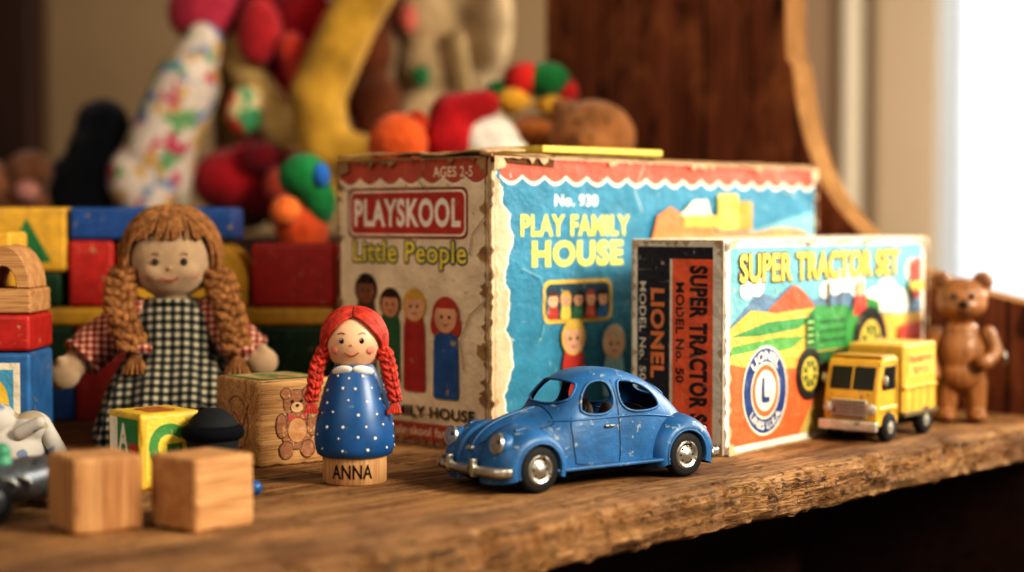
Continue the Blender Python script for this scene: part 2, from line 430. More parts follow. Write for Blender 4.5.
# ================================================================ ROOM
wallm=M('#a08766',.9,var=.05,vs=.05)
box('wall_back',-260,64,260,268,-75,170,wallm)
box('wall_right',142,260,260,268,-75,170,wallm)
box('trim_1',38,49,256,259.9,-75,170,M('#94775a',.7,var=.03),None,.6)
box('trim_2',49.2,53,254,259.9,-75,170,M('#dccbb0',.6,var=.03),None,1)
box('trim_3',53.2,63.6,252,259.9,-75,170,M('#b59c7c',.7,var=.03),None,1.5)
box('floor',-260,260,-60,330,-77,-75,wood('floor_wood','#5a3c22','#4a2f1a','#2a1a0e',0,.2))
w_door=wood('door_wood','#4a2612','#3a1c0c','#1f0f06',2,.3)
box('door_1',-140,-71,252,259.5,-75,165,w_door,None,1)
win=empty('window_1',(0,0,0))
wt=M('#eeeae2',.5,var=.02)
box('casing_l',64,68,255,268,-20,130,wt,win,.5); box('casing_r',138,142,255,268,-20,130,wt,win,.5)
box('sill',64,142,250,268,-24,-20,wt,win,.5); box('casing_t',64,142,255,268,130,135,wt,win,.5)
box('below',64,142,260,268,-75,-24.2,wallm,win); box('above',64,142,260,268,135.2,170,wallm,win)
box('mullion',101,104,262,265,-20,130,wt,win,.3)
mc,ntc,bc=newmat('sheer_curtain')
tr=ntc.nodes.new('ShaderNodeBsdfTranslucent'); tr.inputs[0].default_value=(.9,.95,1,1)
df=ntc.nodes.new('ShaderNodeBsdfDiffuse'); df.inputs[0].default_value=(.88,.91,.95,1)
mx=ntc.nodes.new('ShaderNodeMixShader'); mx.inputs[0].default_value=.75
ntc.links.new(df.outputs[0],mx.inputs[1]); ntc.links.new(tr.outputs[0],mx.inputs[2])
ntc.links.new(mx.outputs[0],ntc.nodes['Material Output'].inputs['Surface'])
rg=[]
for z in (-40,50,128):
    rg.append([(66+i*.25,247+3.0*math.sin(i*.16)+2.2*math.sin(i*.41+1),z) for i in range(300)])
loft('curtain',rg,mc,None,False,True,closed=False)
# ================================================================ BOX 1 (toy house carton)
card=M('#b8976c',.8,var=.18,vs=.5,bump=.3,bs=6,wear=.58,wc='#6e5034',ws=.8)
b1=box('toy_house_box',0,34.7,0,13.5,0,17.75,card,None,.12,(-1.3,100,0),(0,0,46.8))
P=Panel(b1,(0,13.5,0),(0,-1,0),(-1,0,0),wear=.62,wc='#b8986e',scr=.67)
random.seed(5)
P.rect(.1,.1,13.4,17.65,'#ead5b2')
P.awning(.15,13.35,16.55,17.62,7,'#c05a42','#f2e4cc',.12)
P.text('AGES 2-5',8.7,16.5,12.1,17.15,'#f0dcbc')
P.poly(rrect(.9,12.75,11.7,15.9,.5),'#8e2f28'); P.poly(rrect(1.05,12.9,11.55,15.75,.45),'#f2dec2'); P.poly(rrect(1.2,13.05,11.4,15.6,.4),'#c23c30')
P.text('PLAYSKOOL',1.5,13.45,11.1,15.25,'#f3e6d4',off=.04)
P.text('Little People',1.4,10.85,11.6,12.6,'#eed848','#23505a',.1,off=.02)
P.person(2.6,9.4,.85,4.3,'#8a5a3a','#2a1a14','#5a4a3c')
P.person(4.9,8.6,.8,3.7,'#c98f66','#3a2418','#2f6a40')
P.person(7.1,8.55,.85,3.3,'#e0aa80','#d9a93a','#b0302a')
P.person(9.9,8.0,.95,3.0,'#e0aa80','#b8402a','#2a5f9a',None,True)
P.text('PLAY FAMILY HOUSE',.9,1.75,12.4,2.45,'#3a2a22')
P.poly([(4.6,.3),(4.9,1.4),(13.2,1.4),(13.2,.3)],'#b0503a'); P.text('playskool family toys',5.4,.45,12.8,1.2,'#e8d3b4')
P.text('No. 930 c.',.8,.6,4,1.1,'#6a4a38')
for l in ([(.1,16.2),(2.1,15.2),(3.0,15.6),(4.6,14.9)],[(13.4,9.2),(12.0,8.2),(11.2,6.6),(11.5,4.9)],[(6.2,.1),(7.1,1.7),(9.0,2.1)],[(13.4,14.2),(12.2,13.0),(12.0,11.8)],[(8.2,17.6),(7.6,16.3),(8.3,15.8)]):
    P.line(l,.06,'#8e6e48')
for (cx,cy,r) in ((13.15,17.35,.5),(.4,17.3,.7),(13.2,.5,.9),(.5,.5,.6),(13.25,11.8,.5),(13.25,6.1,.6),(13.3,14.6,.35),(5.2,17.6,.4),(10.4,17.65,.3),(13.3,3.2,.45)):
    P.patch(cx,cy,r,'#a98458',13.45,17.68)
P.fray(.05,.05,13.45,17.7,'#94744c',.16,.22)
P.done('end_print')
P=Panel(b1,(0,0,0),(1,0,0),(0,-1,0),wear=.63,wc='#b4bfae',scr=.685)
teal='#2c829f'; random.seed(3)
P.rect(.1,.1,34.6,17.65,'#cfb692')
def lw(z):
    b=1.1+.9*math.exp(-((z-12.8)/1.6)**2)+.55*math.exp(-((z-9)/1.2)**2)+.9*math.exp(-((z-5.6)/1.9)**2)+.6*math.exp(-((z-1.6)/1)**2)-.6*math.exp(-((z-16.8)/1)**2)
    return b+.45*noise.noise(Vector((z*1.3,1,0)))+.16*noise.noise(Vector((z*5,4,0)))
zs=[.1+17.5*k/120 for k in range(121)]
P.poly([(lw(z)-.18-.14*noise.noise(Vector((z*3,8,2))),z) for z in zs]+[(34.55,17.6),(34.55,.1)],'#e4dcc8')
P.poly([(lw(z),z) for z in zs]+[(34.5,17.6),(34.5,.12)],teal)
P.poly([(14,12.2),(17,13.4),(20,12.9),(23,14),(27,13.2),(34.5,14.6),(34.5,.2),(14,.2)],'#74b0b8')
P.awning(.8,34.5,16.65,17.6,17,'#c8553c','#eadbc4',.22)
P.text('No. 930',5.7,14.75,9.8,15.5,'#eef0e4',off=.025)
P.text('PLAY FAMILY',2.6,12.9,13.0,14.25,'#e6da58',off=.04)
P.text('HOUSE',3.6,11.0,12.3,12.65,'#e6da58',off=.05)
P.poly(rrect(4.6,7.5,11.2,10.2,.6),'#e0b23a'); P.poly(rrect(4.85,7.75,10.95,9.95,.5),'#1f4a5c')
for i,(h,bc_) in enumerate((('#5a2f1a','#b03a2a'),('#d9a93a','#d8c84a'),('#2a1a14','#3a7a50'),('#b8402a','#c05030'),('#3a2418','#2a70a0'))):
    P.person(5.55+i*1.15,8.95,.45,7.75,'#e0aa80',h,bc_)
P.person(7.3,6.5,.95,2.6,'#e6b088','#e0b848','#c03a2c')
P.person(11.2,6.0,.95,2.6,'#ecc0a0','#d8c0a8','#9fc8d0')
P.poly([(15,12.6),(15.6,14.2),(17,14.8),(18.5,14.2),(21.5,14.3),(22,12.6)],'#d97a3a')
P.poly([(18,14.2),(19.5,15.2),(21,15.3),(21.5,14.2)],'#e8d8b0')
P.rect(22.3,13.2,24.6,15.7,'#e0bc3e'); P.rect(24.6,13.2,26.3,15.2,'#c89a30'); P.rect(18.5,13.4,22.3,14.2,'#dcae3a')
P.poly(chaikin([(14,12.7),(18,13.2),(26,12.9),(30,13.5),(34.4,12.8),(34.4,10),(14,10)]),'#cf8a48')
P.line([(2.5,11),(4.2,10.4),(4.9,8.6),(4.3,6.8)],.05,'#8fb4b8'); P.line([(14.2,17.5),(13.2,15.8),(14.0,14.4)],.05,'#d8cdb4'); P.line([(29,17.5),(30.2,16.0),(31.8,15.6)],.05,'#d8cdb4')
for (cx,cy,r) in ((4.5,17.6,.35),(11,17.65,.45),(19.5,17.6,.35),(27,17.65,.5),(34.3,17.2,.6),(34.4,12,.4),(.5,17.3,.5)): P.patch(cx,cy,r,'#c0a27a',34.62,17.68)
P.fray(.05,.05,34.65,17.7,'#b8966c',.13,.3)
P.done('front_print')
warped('lid_flap',.2,34.5,.2,7.0,17.76,17.85,card,b1,.12,seed=2)
warped('lid_flap_end',-.2,3.2,.1,13.4,-.05,.07,card,b1,.22,(0,0,17.86),(0,-3,0),seed=5)
box('lid_tab',0,5.5,-.12,.05,-.42,.14,M('#6a4a30',.9),b1,.03,(.1,0,17.78),(0,2.5,0))
box('torn_corner',-.3,.9,-.28,.5,-.12,.12,M('#8a6844',.9,bump=.5),b1,.08,(0,.1,17.8),(12,-10,25))
box('yellow_book',0,11,0,7.2,18.05,18.5,M('#d8c04a',.6,wear=.62),None,.1,(1.9,104.0,0),(0,0,43))
# ================================================================ BOX 2 (tractor set carton)
random.seed(8)
b2=box('tractor_set_box',0,27.7,0,6.5,0,12.75,M('#e6dcc8',.7,var=.06,vs=.5,wear=.6,wc='#a88a64',ws=1),None,.1,(12.4,98.7,0),(0,0,52))
P=Panel(b2,(0,6.5,0),(0,-1,0),(-1,0,0),wear=.62,wc='#b8a58c',scr=.66)
P.rect(.1,.1,6.4,12.6,'#d8ccb8')
P.rect(.45,.35,2.75,12.3,'#24202a'); P.rect(2.95,.35,5.75,12.3,'#e0602c'); P.rect(.45,11.6,5.75,12.3,'#24202a')
P.text('LIONEL',1.4,4.4,2.4,9.8,'#e0803c',off=.045,rot=1)
P.text('MODEL No. 50',.6,4.2,1.08,10.2,'#d8ccb8',rot=1)
P.text('SUPER TRACTOR SET',4.15,.7,5.4,11.2,'#2a1c1c',off=.045,rot=1)
P.text('MODEL No. 50',3.2,4.2,3.78,10.2,'#2a1c1c',rot=1)
for (cx,cy,r) in ((6.35,12.5,.4),(6.4,.3,.5),(.2,12.4,.3),(6.4,6,.25)): P.patch(cx,cy,r,'#b89c74',6.45,12.7)
P.fray(.05,.05,6.45,12.7,'#b09a7a',.12,.25)
P.done('spine_print')
P=Panel(b2,(0,0,0),(1,0,0),(0,-1,0),wear=.64,wc='#d8ccb8',scr=.68)
P.rect(.1,.1,27.6,12.65,'#ece2ce')
X0,X1,Z0,Z1=.6,27.1,.5,12.25
P.rect(X0,Z0,X1,Z1,'#6fb0b8')
P.poly([(X0,7.6),(4,9.6),(6,9.1),(8,9.9),(11,8.8),(14,9.3),(X1,8.2),(X1,5),(X0,5)],'#5f7f9a')
for cx,cy,r in ((14,9.8,1.1),(15.5,10.1,1.3),(17,9.6,1.1),(19.5,8.3,1.5),(21.5,8.8,1.7),(23.5,8.2,1.4),(25.5,10.4,1.2),(12.5,9.4,.8),(2.5,9.7,.8),(3.7,9.9,.9)):
    P.poly(circ(cx,cy,r,r*.7),'#efe6d4')
P.poly([(4.5,8.1),(7.2,9.4),(8.4,9.9),(9.8,9.3),(11.5,8.1)],'#cf5a2e')
P.poly([(X0,7.5),(3,8.5),(6,8.2),(12,8.4),(16,7.6),(X1,7.4),(X1,4),(X0,4)],'#dcae3c')
P.poly([(X0,7.0),(5,7.7),(11,7.8),(9,7.1),(4,6.9)],'#3f8f4a'); P.poly([(X0,6.4),(6,6.7),(10,6.6),(8,5.9),(X0,5.6)],'#5aa04a')
P.poly([(X0,5.9),(5,6.1),(7,5.7),(X0,5.2)],'#e8c84a')
P.poly([(X0,5.4),(4,5.9),(8,5.4),(10,4.9),(16,4.2),(X1,4.6),(X1,Z0),(X0,Z0)],'#dc662c')
P.poly([(X0,5.4),(4,5.9),(8,5.4),(10,4.6),(4,4.8)],'#eaa63c')
P.poly([(9,Z0),(12,3.6),(18,4.4),(X1,4.8),(X1,Z0)],'#b8a04a')
P.text('SUPER TRACTOR SET',1.6,10.15,23.2,11.9,'#f2d848','#7a3018',.08,off=.028)
for r,c in ((2.75,'#e8dcc4'),(2.6,'#24437c'),(1.75,'#e8dcc4'),(1.6,'#dc662c'),(1.25,'#e8dcc4')): P.poly(circ(4.7,3.55,r),c)
P.text('L',4.2,2.8,5.2,4.35,'#24437c',off=.05)
P.text('LIONEL',2.9,3.25,6.5,3.85,'#efe6d0',off=.035,arc=2.15); P.text('LINES U.S.A.',2.7,3.3,6.7,3.8,'#efe6d0',off=.025,arc=-2.15)
g='#2f8a3c'; gd='#1f5f2c'
P.poly([(10.4,5.6),(10.2,8.0),(11.2,8.5),(15.6,8.3),(15.8,5.6)],g); P.poly([(9.8,5.4),(9.8,7.7),(10.9,8.1),(10.9,5.4)],gd)
for i in range(5): P.rect(9.95,5.7+i*.42,10.75,5.85+i*.42,'#9cc46a')
for i in range(3): P.rect(11.6,6.1+i*.6,15.2,6.3+i*.6,gd)
P.poly([(15.2,5.4),(15.2,7.4),(17,9.0),(20,8.4),(20.5,5.4)],g); P.rect(12.6,8.3,12.9,9.9,'#3a3a34'); P.rect(14.2,8.3,14.4,9.2,'#3a3a34')
P.poly(circ(17.2,9.4,.55),'#e0aa80'); P.poly([(16.4,8.9),(18.0,8.9),(18.4,7.6),(16.1,7.6)],'#b8402a')
P.rect(9.8,4.6,15.8,5.5,gd)
for cx,cy,r in ((10.2,4.2,1.65),(14.2,4.1,1.4),(18.6,5.6,2.5)):
    P.poly(circ(cx,cy,r),'#24261f'); P.poly(circ(cx,cy,r*.66),'#d8b83a'); P.poly(circ(cx,cy,r*.54),gd)
    for q in range(4):
        a=q*math.pi/4; dx,dy=math.cos(a)*r*.6,math.sin(a)*r*.6; ex,ey=-math.sin(a)*r*.05,math.cos(a)*r*.05
        P.poly([(cx-dx-ex,cy-dy-ey),(cx+dx-ex,cy+dy-ey),(cx+dx+ex,cy+dy+ey),(cx-dx+ex,cy-dy+ey)],'#d8b83a')
    P.poly(circ(cx,cy,r*.2),'#d8b83a')
P.poly([(23,4.6),(23,6.6),(26.5,6.8),(26.5,4.6)],'#c04a34')
P.rect(25,8.4,26.3,11.2,'#c04a34'); P.rect(24.6,9.0,26.9,9.6,'#e8c23c')
for (cx,cy,r) in ((.3,12.5,.4),(.3,.3,.5),(9,12.65,.25),(18,12.65,.35),(27.5,12.3,.4),(.15,7,.2)): P.patch(cx,cy,r,'#c4aa80',27.65,12.7)
P.fray(.05,.05,27.65,12.7,'#c0a880',.09,.3)
P.done('front_print')
# ================================================================ CAR
def car():
    root=empty('toy_car',(-2.6,86.3,0),35)
    blue=M('#1f5f90',.48,var=.22,vs=.6,wear=.612,wc='#8a9494',ws=1.5,coat=.08,bump=.4,bs=3,wr=.01,rust=.645,scr=.7)
    dark=M('#101214',.6,var=.1); chrome=M('#b8b4a8',.35,metal=.8,var=.2,wear=.57,wc='#5a5044',bump=.3,bs=5); rub=M('#1c1c1d',.75,bump=.3)
    xs=[.45,.7,1.1,1.8,2.8,3.8,4.6,5.1,5.7,6.4,7.2,8.2,9.4,10.8,12,13,14,14.7,15.1]
    hs=[1.8,2.35,2.85,3.3,3.66,3.9,4.05,4.35,5.05,5.6,5.9,6.0,5.9,5.5,4.85,4.1,3.1,2.2,1.7]
    ws=[.95,1.3,1.5,1.75,2.05,2.3,2.45,2.53,2.6,2.64,2.66,2.66,2.62,2.5,2.3,2.05,1.7,1.3,1.0]
    rings=[];n=96;x=xs[0]
    while x<=xs[-1]+1e-6:
        h=crom(xs,hs,x);w=crom(xs,ws,x);z0=.95
        e=2.3+.55*min(1,max(0,x-4.3))
        r=[]
        for i in range(n+1):
            t=math.pi*i/n; c=math.cos(t); s_=math.sin(t)
            y=w*math.copysign(abs(c)**(2/e),c); z=z0+(h-z0)*abs(s_)**(2/e)
            r.append((x,y,z))
        rings.append(r); x+=.08
    body=loft('body',rings,blue,root)
    bm=bmesh.new(); bm.from_mesh(body.data); bvh=BVHTree.FromBMesh(bm)
    def hit(a,b,side):
        if side=='R': o,d=Vector((a,-12,b)),Vector((0,1,0))
        elif side=='L': o,d=Vector((a,12,b)),Vector((0,-1,0))
        elif side=='F': o,d=Vector((-12,a,b)),Vector((1,0,0))
        elif side=='B': o,d=Vector((30,a,b)),Vector((-1,0,0))
        else: o,d=Vector((a,b,20)),Vector((0,0,-1))
        h=bvh.ray_cast(o,d)
        if h[0] is None: return None
        nn=h[1]
        if nn.dot(d)>0: nn=-nn
        return h[0],nn
    def seam(name,pts,side,r=.035,mat=dark,off=0.0,closed=False,n=30):
        pp=cpath([(a,b,0) for a,b in pts],n); q=[]
        for p in pp:
            h=hit(p[0],p[1],side)
            if h: q.append(tuple(h[0]+h[1]*off))
        return tubes(name,[q],r,mat,root)
    def rim(name,poly,side,r=.075):
        p=chaikin(poly,3); p=p+[p[0]]; q=[]
        for a in p:
            h=hit(a[0],a[1],side)
            if h: q.append(tuple(h[0]+h[1]*.015))
        tubes(name,[q],r,blue,root)
    w1=[(5.95,3.7),(8.1,3.7),(8.1,5.4),(7.1,5.4),(6.5,5.05),(6.05,4.4)]
    w2=[(8.5,3.7),(11.4,3.7),(11.3,4.3),(10.6,4.95),(9.6,5.3),(8.5,5.4)]
    ws_=[(-1.75,4.25),(1.75,4.25),(1.62,5.0),(1.25,5.42),(-1.25,5.42),(-1.62,5.0)]
    wb=[(-1.1,4.2),(1.1,4.2),(1.0,4.95),(-1.0,4.95)]
    c1,c2,c3,c4=[chaikin(w,3) for w in (w1,w2,ws_,wb)]
    kill=[]
    for f in bm.faces:
        c=f.calc_center_median()
        if abs(c.y)>.7 and (inside(c1,c.x,c.z) or inside(c2,c.x,c.z)): kill.append(f)
        elif c.x<7.1 and c.x>4.5 and inside(c3,c.y,c.z): kill.append(f)
        elif c.x>11.5 and inside(c4,c.y,c.z): kill.append(f)
    bmesh.ops.delete(bm,geom=kill,context='FACES'); bm.to_mesh(body.data); bm.free()
    for p in body.data.polygons: p.use_smooth=True
    md=body.modifiers.new('es','EDGE_SPLIT'); md.split_angle=rad(60)
    for s_ in 'RL':
        rim('rim1_'+s_,w1,s_); rim('rim2_'+s_,w2,s_)
        seam('door_seam_'+s_,[(5.4,3.6),(5.3,3.0),(5.4,1.6),(5.7,1.2),(7.8,1.15),(8.25,1.3),(8.3,3.0),(8.3,5.4)],s_,.03)
        seam('belt_line_'+s_,[(4.4,3.45),(7,3.52),(10,3.5),(12.5,3.2)],s_,.06,blue,.01)
        yy=-1 if s_=='R' else 1
        box('door_handle_'+s_,7.3,7.9,-.08,.08,-.06,.06,chrome,root,.04,(0,yy*2.66,3.1))
    rim('rim_ws',ws_,'F'); rim('rim_bw',wb,'B')
    tubes('windshield_frame',[[tuple(h[0]+h[1]*.03) for h in (hit(a,b,'F') for a,b in chaikin(ws_,3)+[chaikin(ws_,3)[0]]) if h]],.05,chrome,root)
    seam('hood_seam_r',[(.75,-.5),(1.5,-1.15),(3,-1.6),(4.6,-1.8)],'T',.03); seam('hood_seam_l',[(.75,.5),(1.5,1.15),(3,1.6),(4.6,1.8)],'T',.03)
    seam('hood_seam_b',[(4.6,-1.75),(4.75,0),(4.6,1.75)],'T',.03); seam('hood_ridge',[(.7,0),(2,0),(3.5,0),(4.6,0)],'T',.06,blue,.0)
    box('hood_handle',.45,.7,-.25,.25,2.1,2.3,chrome,root,.05)
    tan=M('#4a3a2c',.7)
    box('cabin_floor',4.8,12.5,-2.1,2.1,1.0,1.9,dark,root,.1)
    for sy in (-1,1): blob('seat_front',[((8.2,sy*1.0,2.4),(.7,.75,.6)),((8.7,sy*1.0,3.2),(.35,.75,1.0))],tan,root,.12,3)
    blob('seat_rear',[((10.6,0,2.4),(.8,1.7,.6)),((11.2,0,3.0),(.4,1.7,.9))],tan,root,.15,3)
    box('dashboard',5.1,5.7,-1.8,1.8,3.0,3.7,M('#2a4a60',.6),root,.15)
    tubes('steering_wheel',[[(6.7+.25*math.sin(a),-1.0+.6*math.cos(a),3.75+.5*math.sin(a)) for a in [k*math.pi/12 for k in range(25)]]],.06,dark,root)
    def fender(name,cx,cz,sy,tail):
        rg=[]
        for i in range(49):
            ph=rad(-18+216*i/48)
            cd=math.cos(ph)
            ext=(.45*max(0,-cd)**1.5 if tail>0 else .28*max(0,cd)**1.5)
            row=[(cx-1.2*cd,sy*.9,cz+1.2*math.sin(ph))]
            for k in range(15):
                a=k/14*math.pi/2
                r=1.38+(.78+ext)*math.cos(a)**.85
                y=.95+2.17*math.sin(a)
                row.append((cx-r*cd,sy*y,cz+r*math.sin(ph)))
            row.append((cx-1.3*cd,sy*3.1,cz+1.3*math.sin(ph))); row.append((cx-1.28*cd,sy*2.2,cz+1.28*math.sin(ph)))
            rg.append(row)
        loft(name,rg,blue,root,False,True,closed=False)
        lip=[(cx-1.35*math.cos(rad(-18+216*i/40)),sy*3.11,cz+1.35*math.sin(rad(-18+216*i/40))) for i in range(41)]
        tubes(name+'_lip',[lip],.07,blue,root)
    wr=1.22
    for sy,nm in ((-1,'r'),(1,'l')):
        fender('front_fender_'+nm,2.8,1.22,sy,-1); fender('rear_fender_'+nm,12.6,1.22,sy,1)
        box('running_board_'+nm,3.9,11.5,min(sy*2.3,sy*3.05),max(sy*2.3,sy*3.05),.95,1.15,blue,root,.08)
        ell('headlight_'+nm,(1.25,sy*2.12,2.48),(.66,.54,.54),blue,root,(0,-12,0))
        lathe('headlight_ring_'+nm,[(0,.16),(.25,.13),(.4,.04),(.52,.04),(.56,-.1),(.42,-.2)],chrome,root,(.7,sy*2.12,2.6),(0,-78,0))
        ell('tail_light_'+nm,(14.35,sy*2.3,2.35),(.3,.22,.3),M('#8a2018',.3),root)
        tubes('indicator_'+nm,[[(1.9,sy*2.1,3.15),(2.5,sy*2.1,3.24)]],.1,blue,root)
        for cx in (2.8,12.6):
            lathe('tyre',[(.55,-.33),(1.0,-.36),(wr-.04,-.26),(wr,-.1),(wr,.1),(wr-.04,.26),(1.0,.36),(.66,.33),(.64,.2)],rub,root,(cx,sy*2.72,wr),(90,0,0))
            lathe('hubcap',[(0,.46),(.2,.44),(.3,.36),(.5,.3),(.56,.36),(.68,.4),(.76,.34),(.76,0),(0,0)],chrome,root,(cx,sy*2.72,wr),(90 if sy<0 else -90,0,0))
            for q in range(8):
                a=q*math.pi/4; ell('hub_slot',(cx+.42*math.cos(a),sy*(2.72+.33),wr+.42*math.sin(a)),(.06,.03,.06),rub,root,seg=10)
    box('underbody',1.2,14.2,-2.0,2.0,.55,1.05,M('#1a1a1a',.8),root,.1)
    box('front_apron',.35,1.2,-1.7,1.7,.9,1.5,blue,root,.2)
    def bumper(nm,x,sg):
        p=cpath([(x+sg*1.0,-3.05,1.2),(x+sg*.3,-2.7,1.2),(x,-1.5,1.2),(x-sg*.1,0,1.2),(x,1.5,1.2),(x+sg*.3,2.7,1.2),(x+sg*1.0,3.05,1.2)],30)
        rg=[[(a[0],a[1],a[2]-.27),(a[0]-sg*.16,a[1],a[2]-.1),(a[0]-sg*.16,a[1],a[2]+.1),(a[0],a[1],a[2]+.27),(a[0]+sg*.1,a[1],a[2])] for a in p]
        loft(nm,rg,chrome,root)
        for yy in (-1.1,1.1): box(nm+'_guard',x-.26,x+.1,yy-.14,yy+.14,.85,1.8,chrome,root,.08)
        for yy in (-.9,.9): box(nm+'_arm',min(x,x+sg*.9),max(x,x+sg*.9),yy-.1,yy+.1,1.05,1.2,chrome,root)
    bumper('front_bumper',.1,1); bumper('rear_bumper',15.4,-1)
car()
# ================================================================ TRUCK
def truck():
    root=empty('toy_truck',(21.1,105.3,0),52)
    yel=M('#d6a420',.45,var=.12,vs=.8,wear=.59,wc='#7a6a48',ws=2.4,coat=.1,scr=.68); yel2=M('#d8ac38',.55,var=.1,wear=.6,wc='#a08a60',ws=2)
    dark=M('#17191b',.35); chrome=M('#c8c2b4',.35,metal=.5,var=.15,wear=.58,wc='#6a5f50'); rub=M('#1b1b1b',.8)
    prism('cab',[(.15,1.0),(.05,2.6),(.2,3.15),(.75,5.0),(1.0,5.25),(3.0,5.3),(3.1,5.1),(3.1,1.0)],-1.85,1.85,yel,root,.16)
    box('cab_roof_trim',.95,3.05,-1.7,1.7,5.25,5.42,M('#b08418',.5,var=.1,wear=.6,wc='#7a6a48'),root,.08)
    prism('windshield',[(.22,3.3),(.62,4.72),(.7,4.72),(.3,3.3)],-1.5,1.5,dark,root,.03)
    prism('windshield_post',[(.2,3.25),(.64,4.8),(.7,4.8),(.3,3.3)],-.06,.06,yel,root,0)
    for sy in (-1,1):
        prism('side_window',[(.75,3.3),(1.1,4.75),(2.5,4.75),(2.5,3.3)],min(sy*1.86,sy*1.9),max(sy*1.86,sy*1.9),dark,root,.02)
        prism('door_line',[(2.65,1.6),(2.7,1.6),(2.7,4.9),(2.65,4.9)],min(sy*1.86,sy*1.89),max(sy*1.86,sy*1.89),dark,root,0)
        ell('mirror',(.7,sy*2.1,3.9),(.1,.2,.35),chrome,root)
    box('grille',-.08,.1,-1.2,1.2,1.55,2.7,chrome,root,.06)
    for i in range(5): box('grille_slat',-.12,-.05,-1.1,1.1,1.62+i*.22,1.72+i*.22,dark,root)
    for sy in (-1,1):
        lathe('headlight',[(0,.2),(.25,.16),(.36,.08),(.38,0),(0,0)],chrome,root,(.02,sy*1.45,2.15),(0,-90,0))
    box('bumper',-.4,.0,-2.0,2.0,.75,1.4,chrome,root,.12)
    box('chassis',.4,8.4,-1.1,1.1,.75,1.3,M('#2a2824',.7),root)
    box('fender_f',.3,2.9,-1.95,1.95,1.9,2.3,yel,root,.15)
    box('cargo_box',3.55,8.5,-2.0,2.0,1.5,6.0,yel2,root,.22)
    for i in range(5): box('rib',3.75+i*1.12,3.85+i*1.12,-2.05,2.05,1.7,3.1,yel,root,.03)
    box('rail',3.55,8.5,-2.1,2.1,3.1,3.3,yel,root,.05); box('rail_low',3.5,8.55,-2.12,2.12,1.35,1.65,M('#6a5a30',.6),root,.05)
    P=Panel(root,(3.6,-2.0,0),(1,0,0),(0,-1,0),wear=.66,step=.01)
    P.rect(.5,3.9,4.4,5.4,'#e8c050'); P.text('TRANSPORT',.6,4.75,4.3,5.2,'#b0402a'); P.text('TOY CO.',1.2,4.05,3.7,4.5,'#b0402a')
    P.done('label')
    for cx in (1.6,6.9):
        for sy in (-1,1):
            lathe('tyre',[(.4,-.3),(.8,-.32),(.93,-.2),(.95,0),(.93,.2),(.8,.32),(.4,.3)],rub,root,(cx,sy*1.75,.95),(90,0,0))
            lathe('hub',[(0,.42),(.2,.4),(.26,.3),(.5,.3),(.5,0),(0,0)],chrome,root,(cx,sy*1.75,.95),(90 if sy<0 else -90,0,0))
truck()
# ================================================================ WOODEN BEAR
def bear():
    w=wood('bear_wood','#ac7440','#91602f','#5f381a',2,1.6,.45,.3,coat=.1)
    root=empty('wooden_bear_figure',(31.0,116.3,0),-12); root.scale=(1.06,1.06,1.03)
    blob('torso',[((0,0,4.6),(1.55,1.35,1.9)),((0,0,3.2),(1.6,1.4,1.3)),((0,0,6.1),(1.1,.95,.8))],w,root,.12,6)
    blob('legs',[((-.85,0,2.6),(-.95,-.1,.9),.85,.68),((.85,0,2.6),(.95,-.1,.9),.85,.68),((-.98,-.5,.45),(.7,.95,.45)),((.98,-.5,.45),(.7,.95,.45))],w,root,.11,4)
    blob('head',[((0,0,8.15),(1.65,1.45,1.5)),((0,-.35,7.75),(1.55,1.2,1.0)),((0,-1.35,7.75),(.78,.75,.62)),((-1.3,.1,9.4),(.68,.38,.68)),((1.3,.1,9.4),(.68,.38,.68)),((0,0,6.8),(.8,.8,.6))],w,root,.1,3)
    blob('arm_left',[((-1.65,0,5.9),(-2.1,-.15,4.6),.55,.5),((-2.1,-.15,4.6),(-1.8,-.75,3.4),.5,.48),((-1.8,-.8,3.2),(.52,.52,.6))],w,root,.1,3)
    blob('arm_right',[((1.65,0,5.9),(2.15,-.1,4.7),.55,.5),((2.15,-.1,4.7),(1.5,-1.2,4.1),.5,.48),((1.3,-1.45,4.1),(.55,.5,.52))],w,root,.1,3)
    dk=M('#24140c',.3)
    for sx in (-1,1):
        ell('eye',(sx*.55,-1.38,8.45),.19,dk,root,seg=12); ell('ear_inner',(sx*1.3,-.22,9.42),(.42,.12,.42),M('#6a3f1e',.6),root,seg=16)
        lathe('joint_pin',[(0,.1),(.2,.08),(.24,0),(0,0)],M('#8a8478',.3,metal=.9),root,(sx*2.1,0,5.9),(0,90*sx,0))
    ell('nose',(0,-2.08,7.95),(.36,.22,.26),dk,root,seg=12)
    tubes('mouth',[cpath([(-.35,-1.95,7.45),(0,-2.08,7.4),(.35,-1.95,7.45)],8)],.05,dk,root)
    st=M('#b8b4ac',.3,metal=.9)
    tubes('wind_up_key_shaft',[[(1.4,.2,4.3),(2.7,.2,4.3)]],.13,st,root); ell('wind_up_key',(2.75,.2,4.3),(.16,.45,.5),st,root)
bear()
